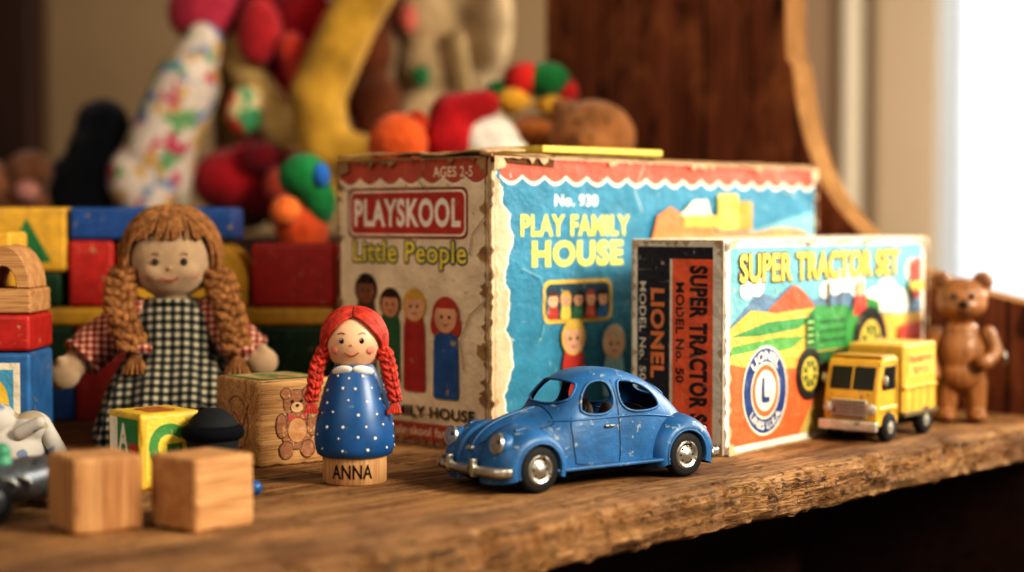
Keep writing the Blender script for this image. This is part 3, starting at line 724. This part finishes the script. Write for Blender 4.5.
# ================================================================ HAIR HELPERS
def slerp(a,b,t):
    a=a.normalized();b=b.normalized();w=math.acos(max(-1,min(1,a.dot(b))))
    if w<1e-4: return a
    return (a*math.sin((1-t)*w)+b*math.sin(t*w))/math.sin(w)
def hair(root,name,c,R3,mat,r,n,a0=38,a1=205,G=(.9,-.28,-.42),jit=.03,lift=1.04,wob=0,part=.03):
    paths=[]
    for sx in (-1,1):
        for k in range(n):
            al=rad(a0+(a1-a0)*k/(n-1)); ph=random.uniform(0,6)
            p=Vector((sx*part,-math.cos(al),math.sin(al)))
            g=Vector((sx*G[0],G[1]+.35*k/n+random.uniform(-wob,wob)*2,G[2]+random.uniform(-wob,wob)*3))
            path=[]; lf=lift+random.uniform(-jit,jit)
            for i in range(15):
                d=slerp(p,g,i/14); d=(d+Vector((0,wob*math.sin(i*.7+ph),wob*math.cos(i*.6+ph)))).normalized()
                l=lf+.05*math.sin(i/14*math.pi)
                path.append((c[0]+d.x*R3[0]*l,c[1]+d.y*R3[1]*l,c[2]+d.z*R3[2]*l))
            paths.append(path)
    return tubes(name,paths,r,mat,root)
def braid(root,name,pts,mat,r,amp,turns,taper=.75,fuzz=0):
    cen=cpath(pts,70); sub=[]
    for s_ in range(3):
        ph=s_*2*math.pi/3; p=[]
        for i,q in enumerate(cen):
            t=i/70*turns*2*math.pi; k=1-(1-taper)*i/70
            p.append(Vector((q[0]+amp*k*math.sin(t+ph),q[1]+amp*.6*k*math.sin(2*(t+ph)),q[2])))
        for f in range(6):
            a=f*2*math.pi/6; j=random.uniform(.45,.65); sub.append([tuple(v+Vector((math.cos(a+i*.12)*r*j,math.sin(a+i*.12)*r*j,0))+Vector((random.uniform(-fuzz,fuzz),random.uniform(-fuzz,fuzz),random.uniform(-fuzz,fuzz)))) for i,v in enumerate(p)])
    o=tubes(name,sub,r*.42,mat,root,[1-(1-taper)*i/70 for i in range(71)],2)
    if fuzz:
        fl=[]
        for _ in range(40):
            q=Vector(cen[random.randrange(2,69)]); d=Vector((random.uniform(-1,1),random.uniform(-1,.2),random.uniform(-.8,.5))).normalized()
            a=q+d*r*1.3; b=q+d*(r*1.4+random.uniform(.15,.4)); m=(a+b)/2+Vector((0,0,.1)); fl.append(cpath([tuple(a),tuple(m),tuple(b)],5))
        tubes(name+'_fuzz',fl,.03,mat,root)
    return o
# ================================================================ PEG DOLL
def peg_doll():
    root=empty('peg_doll',(-8.36,89.4,0),0)
    wd=wood('peg_wood','#d8b07c','#c79a68','#94683c',2,1.4,.5,.2)
    lathe('base',[(0,0),(1.62,0),(1.7,.08),(1.7,1.5),(0,1.5)],wd,root)
    dress=M('#17578f',.42,var=.16,vs=.8,coat=.15,wear=.635,wc='#5f7f94',ws=2.0,scr=.69)
    prof=[(0,1.45),(1.8,1.45),(1.98,1.55),(2.1,1.9),(2.13,2.4),(2.08,3.0),(1.95,3.7),(1.75,4.5),(1.5,5.3),(1.25,5.9),(1.0,6.3),(0,6.35)]
    lathe('dress',prof,dress,root)
    skin=M('#e2b48c',.5,var=.07,coat=.1,wear=.66,wc='#b98c62',ws=2)
    ell('head',(0,0,7.5),(1.58,1.52,1.6),skin,root)
    wh=M('#e4dfd2',.6)
    for sx in (-1,1):
        ell('collar',(sx*.55,-.95,6.0),(.62,.2,.3),wh,root,(35,sx*12,sx*28))
    zz=[p[1] for p in prof[1:-1]]; rr=[p[0] for p in prof[1:-1]]
    bm=bmesh.new(); random.seed(11)
    def rat(z): return crom(zz,rr,z)
    row=0; z=1.95
    while z<5.7:
        m=11
        for i in range(m):
            a=2*math.pi*(i+.5*(row%2))/m+random.uniform(-.12,.12); zq=z+random.uniform(-.1,.1); r=rat(zq)
            c=Vector((math.cos(a)*r,math.sin(a)*r,zq))
            g=bmesh.ops.create_icosphere(bm,subdivisions=2,radius=random.uniform(.06,.09))
            for v in g['verts']:
                v.co=Vector(v.co); nrm=Vector((math.cos(a),math.sin(a),.2)).normalized()
                v.co-=nrm*v.co.dot(nrm)*.7; v.co+=c+nrm*.01
        row+=1; z+=.62
    ob_bm('dress_dots',bm,wh,root)
    red=M('#b83218',.55,var=.4,vs=3,bump=.5,bs=10)
    hair(root,'hair',(0,0,7.5),(1.6,1.56,1.7),red,.085,52,50,215,(.93,-.3,-.35),.015,1.05,.015)
    ell('hair_cap',(0,.22,7.62),(1.6,1.5,1.62),M('#8a2412',.6,var=.2),root)
    for sx in (-1,1):
        braid(root,'braid',[(sx*1.5,-.45,7.2),(sx*1.85,-.6,6.3),(sx*2.02,-.75,5.4),(sx*2.2,-.8,4.4)],red,.3,.2,2.3)
        tubes('braid_tip',[cpath([(sx*2.2,-.8,4.45),(sx*(2.2+d),-.85+e,4.1),(sx*(2.15+1.6*d),-.9+e,3.75)],6) for d in (-.2,-.1,0,.1,.2) for e in (-.1,.1)],.08,red,root)
        ell('braid_tie',(sx*2.17,-.8,4.5),(.24,.24,.1),M('#7a1f14',.5),root)
    dk=M('#1f1512',.3)
    def onhead(x,z,k=1.0):
        xx=x/1.58; z_=z/1.6; y=-1.52*math.sqrt(max(0,1-xx*xx-z_*z_)); return (x,y*k,7.5+z)
    for sx in (-1,1):
        p=onhead(sx*.52,.1); ell('eye',p,(.13,.06,.15),dk,root,seg=16); ell('eye_glint',(p[0]-.04,p[1]-.05,p[2]+.06),.03,wh,root,seg=8)
        tubes('brow',[[onhead(sx*(.35+.1*i),.45+.06*math.sin(i*.8),1.01) for i in range(5)]],.025,M('#7a3018',.6),root)
        ell('cheek',onhead(sx*.95,-.38,.985),(.25,.08,.22),M('#d6826a',.6,var=.02),root,(0,0,sx*32),seg=16)
    tubes('smile',[[onhead(-.36+.072*i,-.52-.18*math.sin(i/10*math.pi),1.01) for i in range(11)]],.035,M('#a8281c',.5),root)
    ell('nose',onhead(0,-.12,1.01),(.07,.06,.06),M('#c98560',.5),root,seg=10)
    vs,fs=text_geo('ANNA',.015); me=D.meshes.new('name_text'); a=min(x for x,y in vs); b=max(x for x,y in vs)
    V=[]
    for x,y in vs:
        t=((x-a)/(b-a)-.5)*2.25/1.72; V.append((math.sin(t)*1.715,-math.cos(t)*1.715,.38+y*1.05))
    me.from_pydata(V,[],fs); me.materials.append(dk); link(D.objects.new('name_text',me),root)
peg_doll()
# ================================================================ RAG DOLL
def rag_doll():
    root=empty('rag_doll',(-21.6,107.3,0),8)
    mus=cloth('#cbaa84',5.0); gin=gingham('dress_gingham','#14181a','#4c4f46','#ab9f86',1.75)
    red=gingham('sleeve_gingham','#7a2a26','#a8604e','#cfae92',2.3); yarn=M('#94683e',.95,var=.4,vs=2.5,bump=.5,bs=12)
    blob('head',[((0,0,11.6),(2.75,2.3,2.75)),((0,-.3,10.6),(2.35,1.9,1.6)),((0,0,8.9),(1.0,1.0,1.0)),((-.9,-1.6,10.7),(.9,.7,.7)),((.9,-1.6,10.7),(.9,.7,.7))],mus,root,.18,7)
    rings=[]
    for z,rx,ry,cy,f in ((8.9,1.2,1.0,0,0),(8.5,2.2,1.5,0,0),(7.8,2.7,1.8,0,.01),(6.6,2.7,2.0,-.1,.03),(5.6,2.6,2.1,-.3,.05),(4.6,3.1,2.9,-.8,.07),(3.3,3.7,3.7,-1.4,.08),(1.8,4.1,4.4,-1.8,.09),(.6,4.4,4.8,-2,.1),(.08,4.4,4.8,-2,.11)):
        rings.append([(rx*math.cos(t)*(1+f*math.sin(9*t)+.5*f*math.sin(17*t+1)),cy+ry*math.sin(t)*(1+f*math.sin(9*t)),z) for t in [2*math.pi*i/110 for i in range(110)]])
    loft('dress',rings,gin,root)
    tubes('neckline',[[(1.5*math.cos(a),-.1+1.35*math.sin(a),8.75) for a in [k*math.pi/14 for k in range(29)]]],.22,gin,root)
    for sx,h in ((-1,((-4.9,-.6,5.9),(-6.6,-1.5,4.3))),(1,((4.3,-.4,6.0),(5.6,-.8,4.9)))):
        e,hn=h
        blob('sleeve',[((sx*2.4,0,7.9),e,1.25,1.45)],red,root,.18,5)
        blob('arm_hand',[(e,hn,.9,.85),(hn,(1.1,.85,1.0)),((hn[0]+sx*.1,hn[1]-.4,hn[2]+.75),(.38,.4,.5))],mus,root,.15,5)
        d=(Vector(hn)-Vector(e)).normalized(); a1=d.cross(Vector((0,1,0))).normalized(); a2=d.cross(a1)
        ce=Vector(e)+d*.9
        tubes('cuff',[[tuple(ce+a1*math.cos(a)*1.2+a2*math.sin(a)*1.2) for a in [k*math.pi/10 for k in range(21)]]],.24,red,root)
        blob('leg',[((sx*1.5,-2,1.3),(sx*2.1,-6.2,1.15),1.1,.95)],M('#8a2c26',.9),root,.15,4)
        blob('shoe',[((sx*2.1,-6.6,1.2),(.95,1.0,1.15)),((sx*2.1,-7.2,1.6),(.85,.7,1.2))],M('#1f1c1e',.6),root,.12,4)
    hair(root,'hair',(0,.1,11.7),(2.8,2.45,2.9),yarn,.11,84,62,215,(.93,-.28,-.5),.03,1.06,.025)
    ell('hair_cap',(0,.45,11.85),(2.8,2.35,2.8),M('#6a4628',.9,var=.2),root)
    bangs=[]
    for i in range(46):
        x=-1+2*i/45; p=[]
        a=Vector((x*.35,-.35,.95)); b=Vector((x*.88+random.uniform(-.1,.1),-.82,.38+.08*abs(x)+random.uniform(-.12,.1)))
        for k in range(9):
            d=slerp(a,b,k/8)*(1.06+random.uniform(-.01,.02)); p.append((d.x*2.8,.1+d.y*2.45,11.7+d.z*2.9))
        bangs.append(p)
    tubes('bangs',bangs,.1,yarn,root)
    loose=[]
    for sx in (-1,1):
        for i in range(12):
            o=random.uniform(-.3,.3); q=random.uniform(-.4,.4)
            loose.append(cpath([(sx*2.4,-1.0+q,13.2),(sx*(2.9+o*.4),-.9+q,11.6),(sx*(2.75+o),-.8+q,10.2),(sx*(2.85+o),-1.0+q,9.3)],14))
    tubes('loose_yarn',loose,.09,yarn,root)
    for sx,pts in ((-1,[(-2.75,-.5,10.8),(-3.1,-1.2,9.4),(-2.9,-2.0,7.8),(-2.1,-3.0,5.9)]),(1,[(2.75,-.5,10.8),(3.3,-1.1,9.2),(3.8,-1.7,7.4),(4.1,-2.2,5.7)])):
        braid(root,'braid',pts,yarn,.62,.52,2.6,.85,.025)
        e=pts[-1]
        blob('braid_tie',[((e[0],e[1],e[2]),(.62,.6,.3)),((e[0]-.6,e[1]-.3,e[2]+.1),(.5,.3,.35)),((e[0]+.6,e[1]-.3,e[2]+.1),(.5,.3,.35))],red,root,.1,2)
        tubes('braid_tip',[cpath([e,(e[0]+.4*math.cos(a)*f,e[1]+.35*math.sin(a)*f,e[2]-.7),(e[0]+.8*math.cos(a)*f,e[1]+.6*math.sin(a)*f,e[2]-1.5)],6) for a in [k*.45 for k in range(14)] for f in (.5,1)],.1,yarn,root)
    def on(x,z,k=1.0): return (x,-2.32*math.sqrt(max(0,1-(x/2.75)**2-(z/2.9)**2))*k,11.4+z)
    for sx in (-1,1):
        ell('eye',on(sx*.88,-.1,1.02),(.2,.06,.24),M('#3a302c',.8),root,seg=16)
        tubes('brow',[[on(sx*(.65+.11*i),.35+.08*math.sin(i*.8),1.01) for i in range(5)]],.035,M('#7a5a40',.8),root)
        ell('cheek',on(sx*1.45,-.8,.985),(.46,.09,.36),cloth('#cf8c6c',5.0),root,(-12,0,sx*32),seg=20)
    tubes('smile',[[(lambda p:(p[0],p[1]-.12,p[2]))(on(-.5+.1*i,-1.1-.2*math.sin(i/10*math.pi),1.02)) for i in range(11)]],.06,M('#a0443a',.9),root)
    ell('nose',on(0,-.5,1.0),(.16,.1,.13),M('#b98f6a',.9),root,seg=12)
rag_doll()
# ================================================================ FOREGROUND BLOCKS
wb=wood('block_maple','#d2a26a','#ba8652','#845430',0,1.1,.65,.5,spec=.25)
wb2=wood('block_maple_b','#ca9c66','#b28050','#7c4e2a',2,1.1,.65,.5,spec=.25)
wornblock('wooden_block',3.35,3.35,3.3,wb,(-14.0,74.2,0),48,.16,1)
wornblock('wooden_block',3.25,3.25,3.4,wb2,(-19.2,73.6,0),36,.16,2)
pb=wornblock('picture_block',4.9,4.9,4.9,wood('block_tan','#c99e68','#ab7e4b','#6f4a2a',0,1.1,.65,.4,spec=.2),(-14.2,94,0),38,.2,3)
P=Panel(pb,(0,0,0),(1,0,0),(0,-1,0),wear=.56,wc='#b58a58',scr=.61)
bc1='#8e5a34'
for pts in (circ(2.5,3.5,.85,.8),circ(1.8,4.1,.33),circ(3.2,4.1,.33),circ(2.5,2.0,1.05,1.1),circ(1.5,2.3,.35,.7),circ(3.5,2.3,.35,.7),circ(1.8,.9,.45,.5),circ(3.2,.9,.45,.5)): P.poly(pts,bc1); P.line(pts+[pts[0]],.05,'#4a2e1c')
P.poly(circ(2.5,3.3,.4,.3),'#c29a68'); P.poly(circ(2.5,2.0,.6,.7),'#b5804c'); P.poly([(1.9,3.0),(2.5,2.75),(3.1,3.0),(3.1,2.55),(2.5,2.75),(1.9,2.55)],'#a8382a')
for d in (-.3,.3): P.poly(circ(2.5+d,3.65,.09,.09,8),'#20140e')
P.poly(circ(2.5,3.4,.12,.09,8),'#20140e')
P.done('teddy_print')
P=Panel(pb,(0,4.9,0),(0,-1,0),(-1,0,0),wear=.55,wc='#b58a58',scr=.6)
pts=circ(2.5,2.4,1.3,1.5); P.line(pts+[pts[0]],.12,'#8a5a3c'); P.line([(1.2,1.0),(2.2,3.0),(3.2,2.2),(3.9,3.6)],.12,'#9a5038'); P.done('drawing_print')
P=Panel(pb,(0,0,4.9),(1,0,0),(0,0,1),(0,1,0),wear=.55,wc='#b58a58')
P.poly(rrect(.35,.35,4.55,4.55,.3),'#5f8a50'); P.poly(rrect(.8,.8,4.1,4.1,.3),'#c8a470'); P.text('R',1.6,1.2,3.4,3.7,'#5f8a50',off=.05); P.done('top_print')
ab=wornblock('alphabet_block',3.55,3.55,3.95,M('#d8b22a',.5,wear=.6,wc='#c09a60'),(-19.0,86,0),40,.18,4)
P=Panel(ab,(0,0,0),(1,0,0),(0,-1,0),wear=.6,wc='#c09a60'); P.poly(rrect(.3,.3,3.25,3.65,.3),'#e2c63a'); P.text('G',.45,1.0,2.4,3.4,'#3f8a3a',off=.05); P.done('side_print')
P=Panel(ab,(0,3.55,0),(0,-1,0),(-1,0,0),wear=.6,wc='#c09a60'); P.rect(.25,.3,3.3,3.65,'#2f8a44'); P.rect(.25,.3,1.1,3.65,'#e8e0d0'); P.rect(2.4,.3,3.3,2.4,'#c0392b'); P.text('A',1.2,1.9,2.3,3.4,'#e8e0d0',off=.04); P.done('side_print_b')
P=Panel(ab,(0,0,3.95),(1,0,0),(0,0,1),(0,1,0)); P.text('S',.9,.7,2.7,2.9,'#b8642a',off=.05); P.done('top_print')
bt=empty('toy_boot',(-15.5,87.3,0),20)
blob('upper',[((0,0,1.0),(0,.1,2.8),1.2,1.4),((0,-.5,.75),(1.1,1.5,.75))],M('#14171b',.8,bump=.4,bs=5),bt,.12,3)
tubes('cuff',[[(1.25*math.cos(a),.1+1.25*math.sin(a),2.9) for a in [k*math.pi/10 for k in range(21)]]],.4,M('#181b20',.9,bump=.6,bs=6),bt)
ell('blue_bead',(-13.0,85,.38),.38,M('#1f5a94',.3),None,seg=20)
rb=empty('white_plush_rabbit',(-26.8,90.5,0),20)
wp=spotted('plush_white','#bdb8ae',['#7a8aa0','#a8987c'],.5,.55)
blob('body',[((0,0,1.5),(2.2,1.8,1.6)),((.9,-.6,2.8),(1.1,1.0,.9)),((-1.0,-.3,3.2),(1.2,1.1,1.0))],wp,rb,.14,1)
blob('ears',[((1.4,-.8,3.0),(2.4,-1.5,1.2),.5,.45),((-.9,-.8,3.4),(-2.4,-1.2,2.4),.5,.45),((.9,-1.6,.9),(2.3,-2.2,.7),.6,.5),((.2,-1.5,2.6),(1.2,-2.0,3.2),.4,.35)],wp,rb,.12,2)
rc=empty('metal_racing_car',(-24.4,78.5,0),62)
gm=M('#6f7478',.35,metal=.6,var=.2,wear=.58,wc='#3a3c3c')
loft('body',[[(x,w*math.cos(t),1.5+h*math.sin(t)) for t in [2*math.pi*i/24 for i in range(24)]] for x,w,h in ((-3.4,.3,.25),(-3.0,.8,.6),(-2,1.1,.85),(0,1.3,1.0),(2,1.3,1.05),(4,1.1,1.0),(6,.6,.7),(7,.2,.2))],gm,rc)
for x in (-1.6,4.2):
    for sy in (-1,1):
        lathe('tyre',[(.4,-.35),(.9,-.38),(1.1,-.2),(1.12,0),(1.1,.2),(.9,.38),(.4,.35)],M('#1a1a1b',.8),rc,(x,sy*1.75,1.12),(90,0,0))
        lathe('hub',[(0,.45),(.25,.42),(.5,.36),(.5,0),(0,0)],gm,rc,(x,sy*1.75,1.12),(90 if sy<0 else -90,0,0))
    tubes('axle',[[(x,-1.7,1.12),(x,1.7,1.12)]],.12,gm,rc)
blob('driver',[((.8,0,2.4),(.5,.5,.6)),((.8,0,3.0),(.42,.42,.42))],M('#3f8f6a',.5),rc,.1,2)
for i in range(4): tubes('pipe',[cpath([(-2+i*.9,-.8,1.9),(-2+i*.9,-1.35,1.9),(-1.6+i*.9,-1.5,1.6)],6)],.13,M('#b0b0a8',.3,metal=.9),rc)
# ================================================================ STACK OF TOY BLOCKS (left front)
R_='#b82218';Y_='#dba81c';B_='#1b5090';G_='#1f7a40'
def pm(c): return M(c,.5,var=.14,coat=.08,wear=.615,wc='#b89468',ws=1.3,scr=.68)
st=empty('building_block_tower',(0,0,0))
box('blue_block',-34.5,-28.0,98,103,0,6.2,pm('#2a6aa0'),st,.3)
P=Panel(st,(-34.5,98,0),(1,0,0),(0,-1,0)); P.rect(.5,.6,5.9,5.6,'#e8dcc0'); P.rect(1.0,1.0,5.5,5.2,'#4fa0c0'); P.poly(chaikin([(2,1.4),(3.2,4.8),(5.2,4.6),(5.3,1.4)]),'#e8c030'); P.poly(circ(3.9,3.6,.5),'#c0402a'); P.done('picture')
box('red_block',-34.3,-28.0,98,103,6.22,8.4,pm(R_),st,.3)
box('natural_block',-34.2,-28.0,98.2,102.6,8.42,9.9,wb,st,.2)
ar=[(-31.3,9.92)]+[(-29.7+1.6*math.cos(a),9.92+2.5*math.sin(a)) for a in [math.pi-k*math.pi/14 for k in range(1,14)]]+[(-28.1,9.92),(-28.9,9.92)]+[(-29.7+.8*math.cos(a),9.92+1.3*math.sin(a)) for a in [k*math.pi/10 for k in range(1,10)]]+[(-30.5,9.92)]
prism('natural_arch',ar,98.4,102,wb,st,.08)
box('red_block_b',-34.2,-31.4,98.4,102,9.92,11.8,pm(R_),st,.2); box('yellow_block',-34.2,-30.6,103.2,107,0,13.2,pm(Y_),st,.3)
bw=empty('building_block_wall',(0,0,0))
def bb(n,x0,x1,z0,z1,c,y0=116,y1=120.5): return box(n,x0,x1,y0,y1,z0+.01,z1-.01,pm(c),bw,.28)
bb('blue_base',-37,-30.2,0,3.4,B_); bb('green_base',-37,-30.2,3.4,6.6,'#134426'); bb('yellow_beam',-37,-27.2,6.6,7.9,Y_); bb('green_mid',-37,-31,7.9,10.3,'#134426')
bb('yellow_block',-36.2,-30.6,10.3,14.8,Y_)
P=Panel(bw,(-36.2,116,10.3),(1,0,0),(0,-1,0)); P.poly([(1.2,.7),(4.6,.7),(2.9,3.7)],'#1f7a40'); P.done('triangle_print')
bb('red_base',-30.1,-25,0,6.6,'#8a1f18'); bb('red_block',-30.5,-27.4,7.9,12.5,R_); bb('green_c',-27.1,-21,0,8,'#134426',116.3); bb('yellow_c',-27.1,-21,8,12.5,Y_,116.3)
bb('blue_beam',-30.4,-19.1,12.5,14.8,B_)
bb('red_d',-20.8,-12.4,0,3.2,'#8a1f18'); bb('green_d',-20.8,-12.3,3.2,6.6,'#134426'); bb('yellow_d',-20.9,-12.2,6.6,7.9,Y_); bb('red_e',-17.9,-12.1,7.9,12.3,R_)
ya=[(-20.8,7.92),(-18.1,7.92)]+[(-20.8+2.7*math.cos(a),9.5+2.9*math.sin(a)) for a in [k*math.pi/20 for k in range(0,11)]]
prism('yellow_quarter',ya,116,120.5,pm(Y_),bw,.15)
# ================================================================ PLUSH BACKGROUND
box('toy_chest',-64,-11.5,140,182,0.1,12.4,w_redx,None,.5)
def pl(c,**k): return M(c,.95,var=.3,vs=.3,bump=.8,bs=1.5,sheen=.2,bd=.004,**k)
pile=empty('stuffed_toy_pile',(0,0,0))
def plush(name,parts,mat,vox=.4,sm=4,extra=(),parent=None):
    o=blob(name,parts,mat,parent,vox,sm)
    for i,(p,m2) in enumerate(extra): blob(name+'_part_%d'%i,p,m2,o,vox,sm)
    return o
plush('plush_gnome',[((-3.5,134,2.6),(-3.5,134,15),2.6,2.4)],pl('#7a2020'),extra=(([((-2.0,133.5,20.0),(2.7,2.2,2.4)),((-1.0,133,18.5),(2.8,2,2.2))],pl('#d8cfc0')),([((-4.8,133.2,20.0),(-4.6,133.2,22.0),2.2,2.0),((-4.6,133.2,22.0),(-2.0,133.0,23.0),1.9,1.2)],pl('#b01820')),([((-5.2,130.5,17.9),(-1.6,131.3,18.2),.9,.9)],pl('#1f5fb0'))))
plush('plush_orange_bear',[((-9.0,131,2.2),(-9.0,131,14),2.2,2.2),((-8.8,131,19.8),(2.4,2.2,2.5)),((-9,131,16.4),(2.0,2.0,2.4))],pl('#d8601c'),extra=(([((-7.4,131,21.5),(1.1,.7,1.0))],pl('#b8401a')),))
plush('plush_clown',[((1.6,139.5,2.4),(1.6,139.5,16),2.4,2.4),((1.6,139.5,20),(2.6,2.4,2.6))],pl('#b06a2c'),extra=(([((2.9,138.5,25.3),(2.0,1.8,1.6))],pl('#1a6a34')),([((1.0,138.5,25.4),(1.8,1.6,1.5)),((4.4,138.6,24.4),(1.2,1.2,1.2))],pl('#b8241c')),([((.0,138,23.6),(1.5,1.3,1.2)),((3.2,138,23.2),(1.3,1.1,1.0))],pl('#c8941c')),([((-1.2,138.8,24.4),(1.2,1,1))],pl('#1a6a34'))))
plush('plush_brown_bear',[((6.6,133.5,2.4),(6.6,133.5,15),2.5,2.6),((6.3,133,20.3),(3.5,3.0,3.1)),((3.9,133,22.6),(1,.7,1)),((6.0,130.3,19.8),(1.5,1.2,1.2))],pl('#966436'),extra=(([((5.1,130.4,21.5),(.35,.3,.35)),((7.3,130.4,21.5),(.35,.3,.35)),((6.0,129.2,20.2),(.45,.3,.35))],pl('#241a14')),))
plush('plush_parrot',[((-15.6,127,2),(-15.6,127,12),1.9,1.9),((-15.8,127,13.2),(2.1,1.9,2.0))],pl('#c85420'),extra=(([((-15.6,127,17.2),(2.0,1.9,1.8)),((-14.3,126.6,15.2),(1.2,1.2,1.8))],pl('#1a7a40')),([((-14.2,125.8,17.2),(.8,.8,1.2))],pl('#2a70b8')),([((-16.8,125.4,14.6),(1.3,1,1.3))],pl('#d8702a'))))
plush('rabbit_body',[((-9,164,15.4),(-8,165,24),3,4),((-7,165,28),(4.5,3.5,5)),((-4.5,164,25),(3.6,3,4.5)),((-7,165,34),(5,3.5,5)),((-2.6,164,33),(2.8,2.6,6)),((-9.5,163,22),(2.5,2.4,3))],pl('#c4aa82'),vox=.5,sm=6,extra=(([((-8.6,160.6,27.5),(1.1,.6,1.4))],pl('#2f7a4a')),([((-5.2,160.8,31),(-4.0,160.6,22),1.1,.9)],pl('#a08860')),([((-9.8,160.6,33),(1.2,.6,1.6))],pl('#c46a5a'))),parent=pile)
plush('snake',[((-10.5,152,38),(-14.5,152,31.5),2.2,2.5),((-14.5,152,31.5),(-17.4,151.5,25),2.5,2.6),((-17.4,151.5,25),(-16.8,151,20),2.6,2.4),((-16.8,151,20),(-12.8,151,19.5),2.4,2.0),((-16.5,151.5,20),(-18,152,14.8),2.2,2.2)],pl('#b0882a'),parent=pile)
plush('brown_monkey',[((-12.2,160,15.5),(-12.2,160,22),3.2,3.0),((-13,160,25),(2.8,2.6,2.8)),((-14,161,30),(2.8,2.5,4)),((-13,162,35),(3,2.5,4))],pl('#5e3218'),parent=pile)
plush('red_dragon',[((-20.5,159,15.5),(-20.5,159,30),3,3.6),((-18.6,158,32),(4,2.6,4.5)),((-22.5,156,18),(4.4,3.2,4)),((-26,155.5,17.5),(3.4,3,3)),((-24,160,35),(4.5,3,4))],pl('#941622'),extra=(([((-20,154.0,29.5),(-18.2,154.0,25.5),1.5,1.5)],pl('#b83c2a')),([((-22.5,152.5,19.5),(1.8,1.4,1.6))],pl('#6e1420')),([((-20.8,151.5,17),(1.5,1.3,1.8))],pl('#b84e38')),([((-15.5,157,35.5),(2.4,2,2.4))],pl('#d8c8b8'))),parent=pile)
plush('yellow_lion',[((-25.5,162,15.6),(-25.5,162,26),2.8,3.2),((-24.8,157,28),(-20.6,154.5,21.5),1.9,1.9),((-26.5,158,29.5),(2.8,2.2,2.6))],pl('#c8a868'),extra=(([((-28.4,155.6,33),(3.2,2,3.0)),((-26.5,156,36.5),(3.5,2,2.5))],pl('#a83448')),([((-24.2,154.2,23.8),(1.9,1.3,2.4))],spotted('print_mix','#d8c498',['#4f9a6a','#d0503a'],.4,.54)),([((-23.0,154.5,31),(2.2,1.6,3.2))],pl('#a82a30'))),parent=pile)
plush('floral_bunny',[((-32.5,153,15.6),(-32.0,153,19),3.2,3.4),((-31.8,152.5,20),(-29.2,152.5,26),3.2,3.0),((-33.6,152,17.6),(2.8,2.4,3.2)),((-29.4,153,26),(-27.8,153,30),2.4,1.8)],spotted('floral_cloth','#cfbfb0',['#b84a62','#6f8aa8','#c8a060','#6f9a68'],.42,.58),parent=pile)
plush('navy_penguin',[((-38.2,154,15.6),(-37.6,154,20),2.9,2.9),((-37.2,154,22.5),(2.5,2.3,2.5)),((-40.4,153,17),(1.8,1.4,2.7))],pl('#0e1017'),parent=pile)
plush('brown_dog',[((-44.6,153,15.7),(3.2,2.8,3.0)),((-43.2,151.6,18.2),(2.2,2,2)),((-47.4,152,17),(2.6,2.4,2.6))],pl('#7a5238'),extra=(([((-43,149.9,16.4),(1.3,1,1.1))],pl('#b88076')),),parent=pile)
# ================================================================ scale to metres
for o in list(SC.objects):
    if o.parent is None:
        o.location=Vector(o.location)*S; o.scale=Vector(o.scale)*S
# ================================================================ LIGHT + CAMERA
def area(name,loc,tgt,size,power,col,sy=None):
    l=D.lights.new(name,'AREA'); l.energy=power; l.color=col; l.size=size
    if sy: l.shape='RECTANGLE'; l.size_y=sy
    o=D.objects.new(name,l); o.location=Vector(loc)*S
    d=(Vector(tgt)-Vector(loc)); o.rotation_euler=d.to_track_quat('-Z','Y').to_euler(); SC.collection.objects.link(o)
area('window_light_key',(112,22,75),(0,105,5),.5,31,(1,.91,.77))
area('window_light_side',(120,175,60),(0,105,5),.7,20,(1,.95,.87))
area('soft_fill_light',(-60,-20,95),(-5,105,5),1.2,7.5,(1,.88,.74))  # unseen fill lamp added at front left to brighten left-facing sides
area('daylight_outside',(104,300,55),(100,200,55),1.0,13,(.93,.97,1),1.4)
w=D.worlds.new('World'); SC.world=w; w.use_nodes=True
w.node_tree.nodes['Background'].inputs[0].default_value=(1,.86,.71,1); w.node_tree.nodes['Background'].inputs[1].default_value=.14
cam=D.cameras.new('Camera'); co=D.objects.new('Camera',cam); SC.collection.objects.link(co)
co.location=(0,0,13.9*S); co.rotation_euler=(rad(90-2.235),0,0)
cam.sensor_width=36; cam.lens=59.41; cam.clip_start=.01; cam.clip_end=50
cam.dof.use_dof=True; cam.dof.focus_distance=.93; cam.dof.aperture_fstop=3.2
SC.camera=co
SC.view_settings.view_transform='Standard'
try: SC.view_settings.look='High Contrast'
except Exception as e: print('look',e)
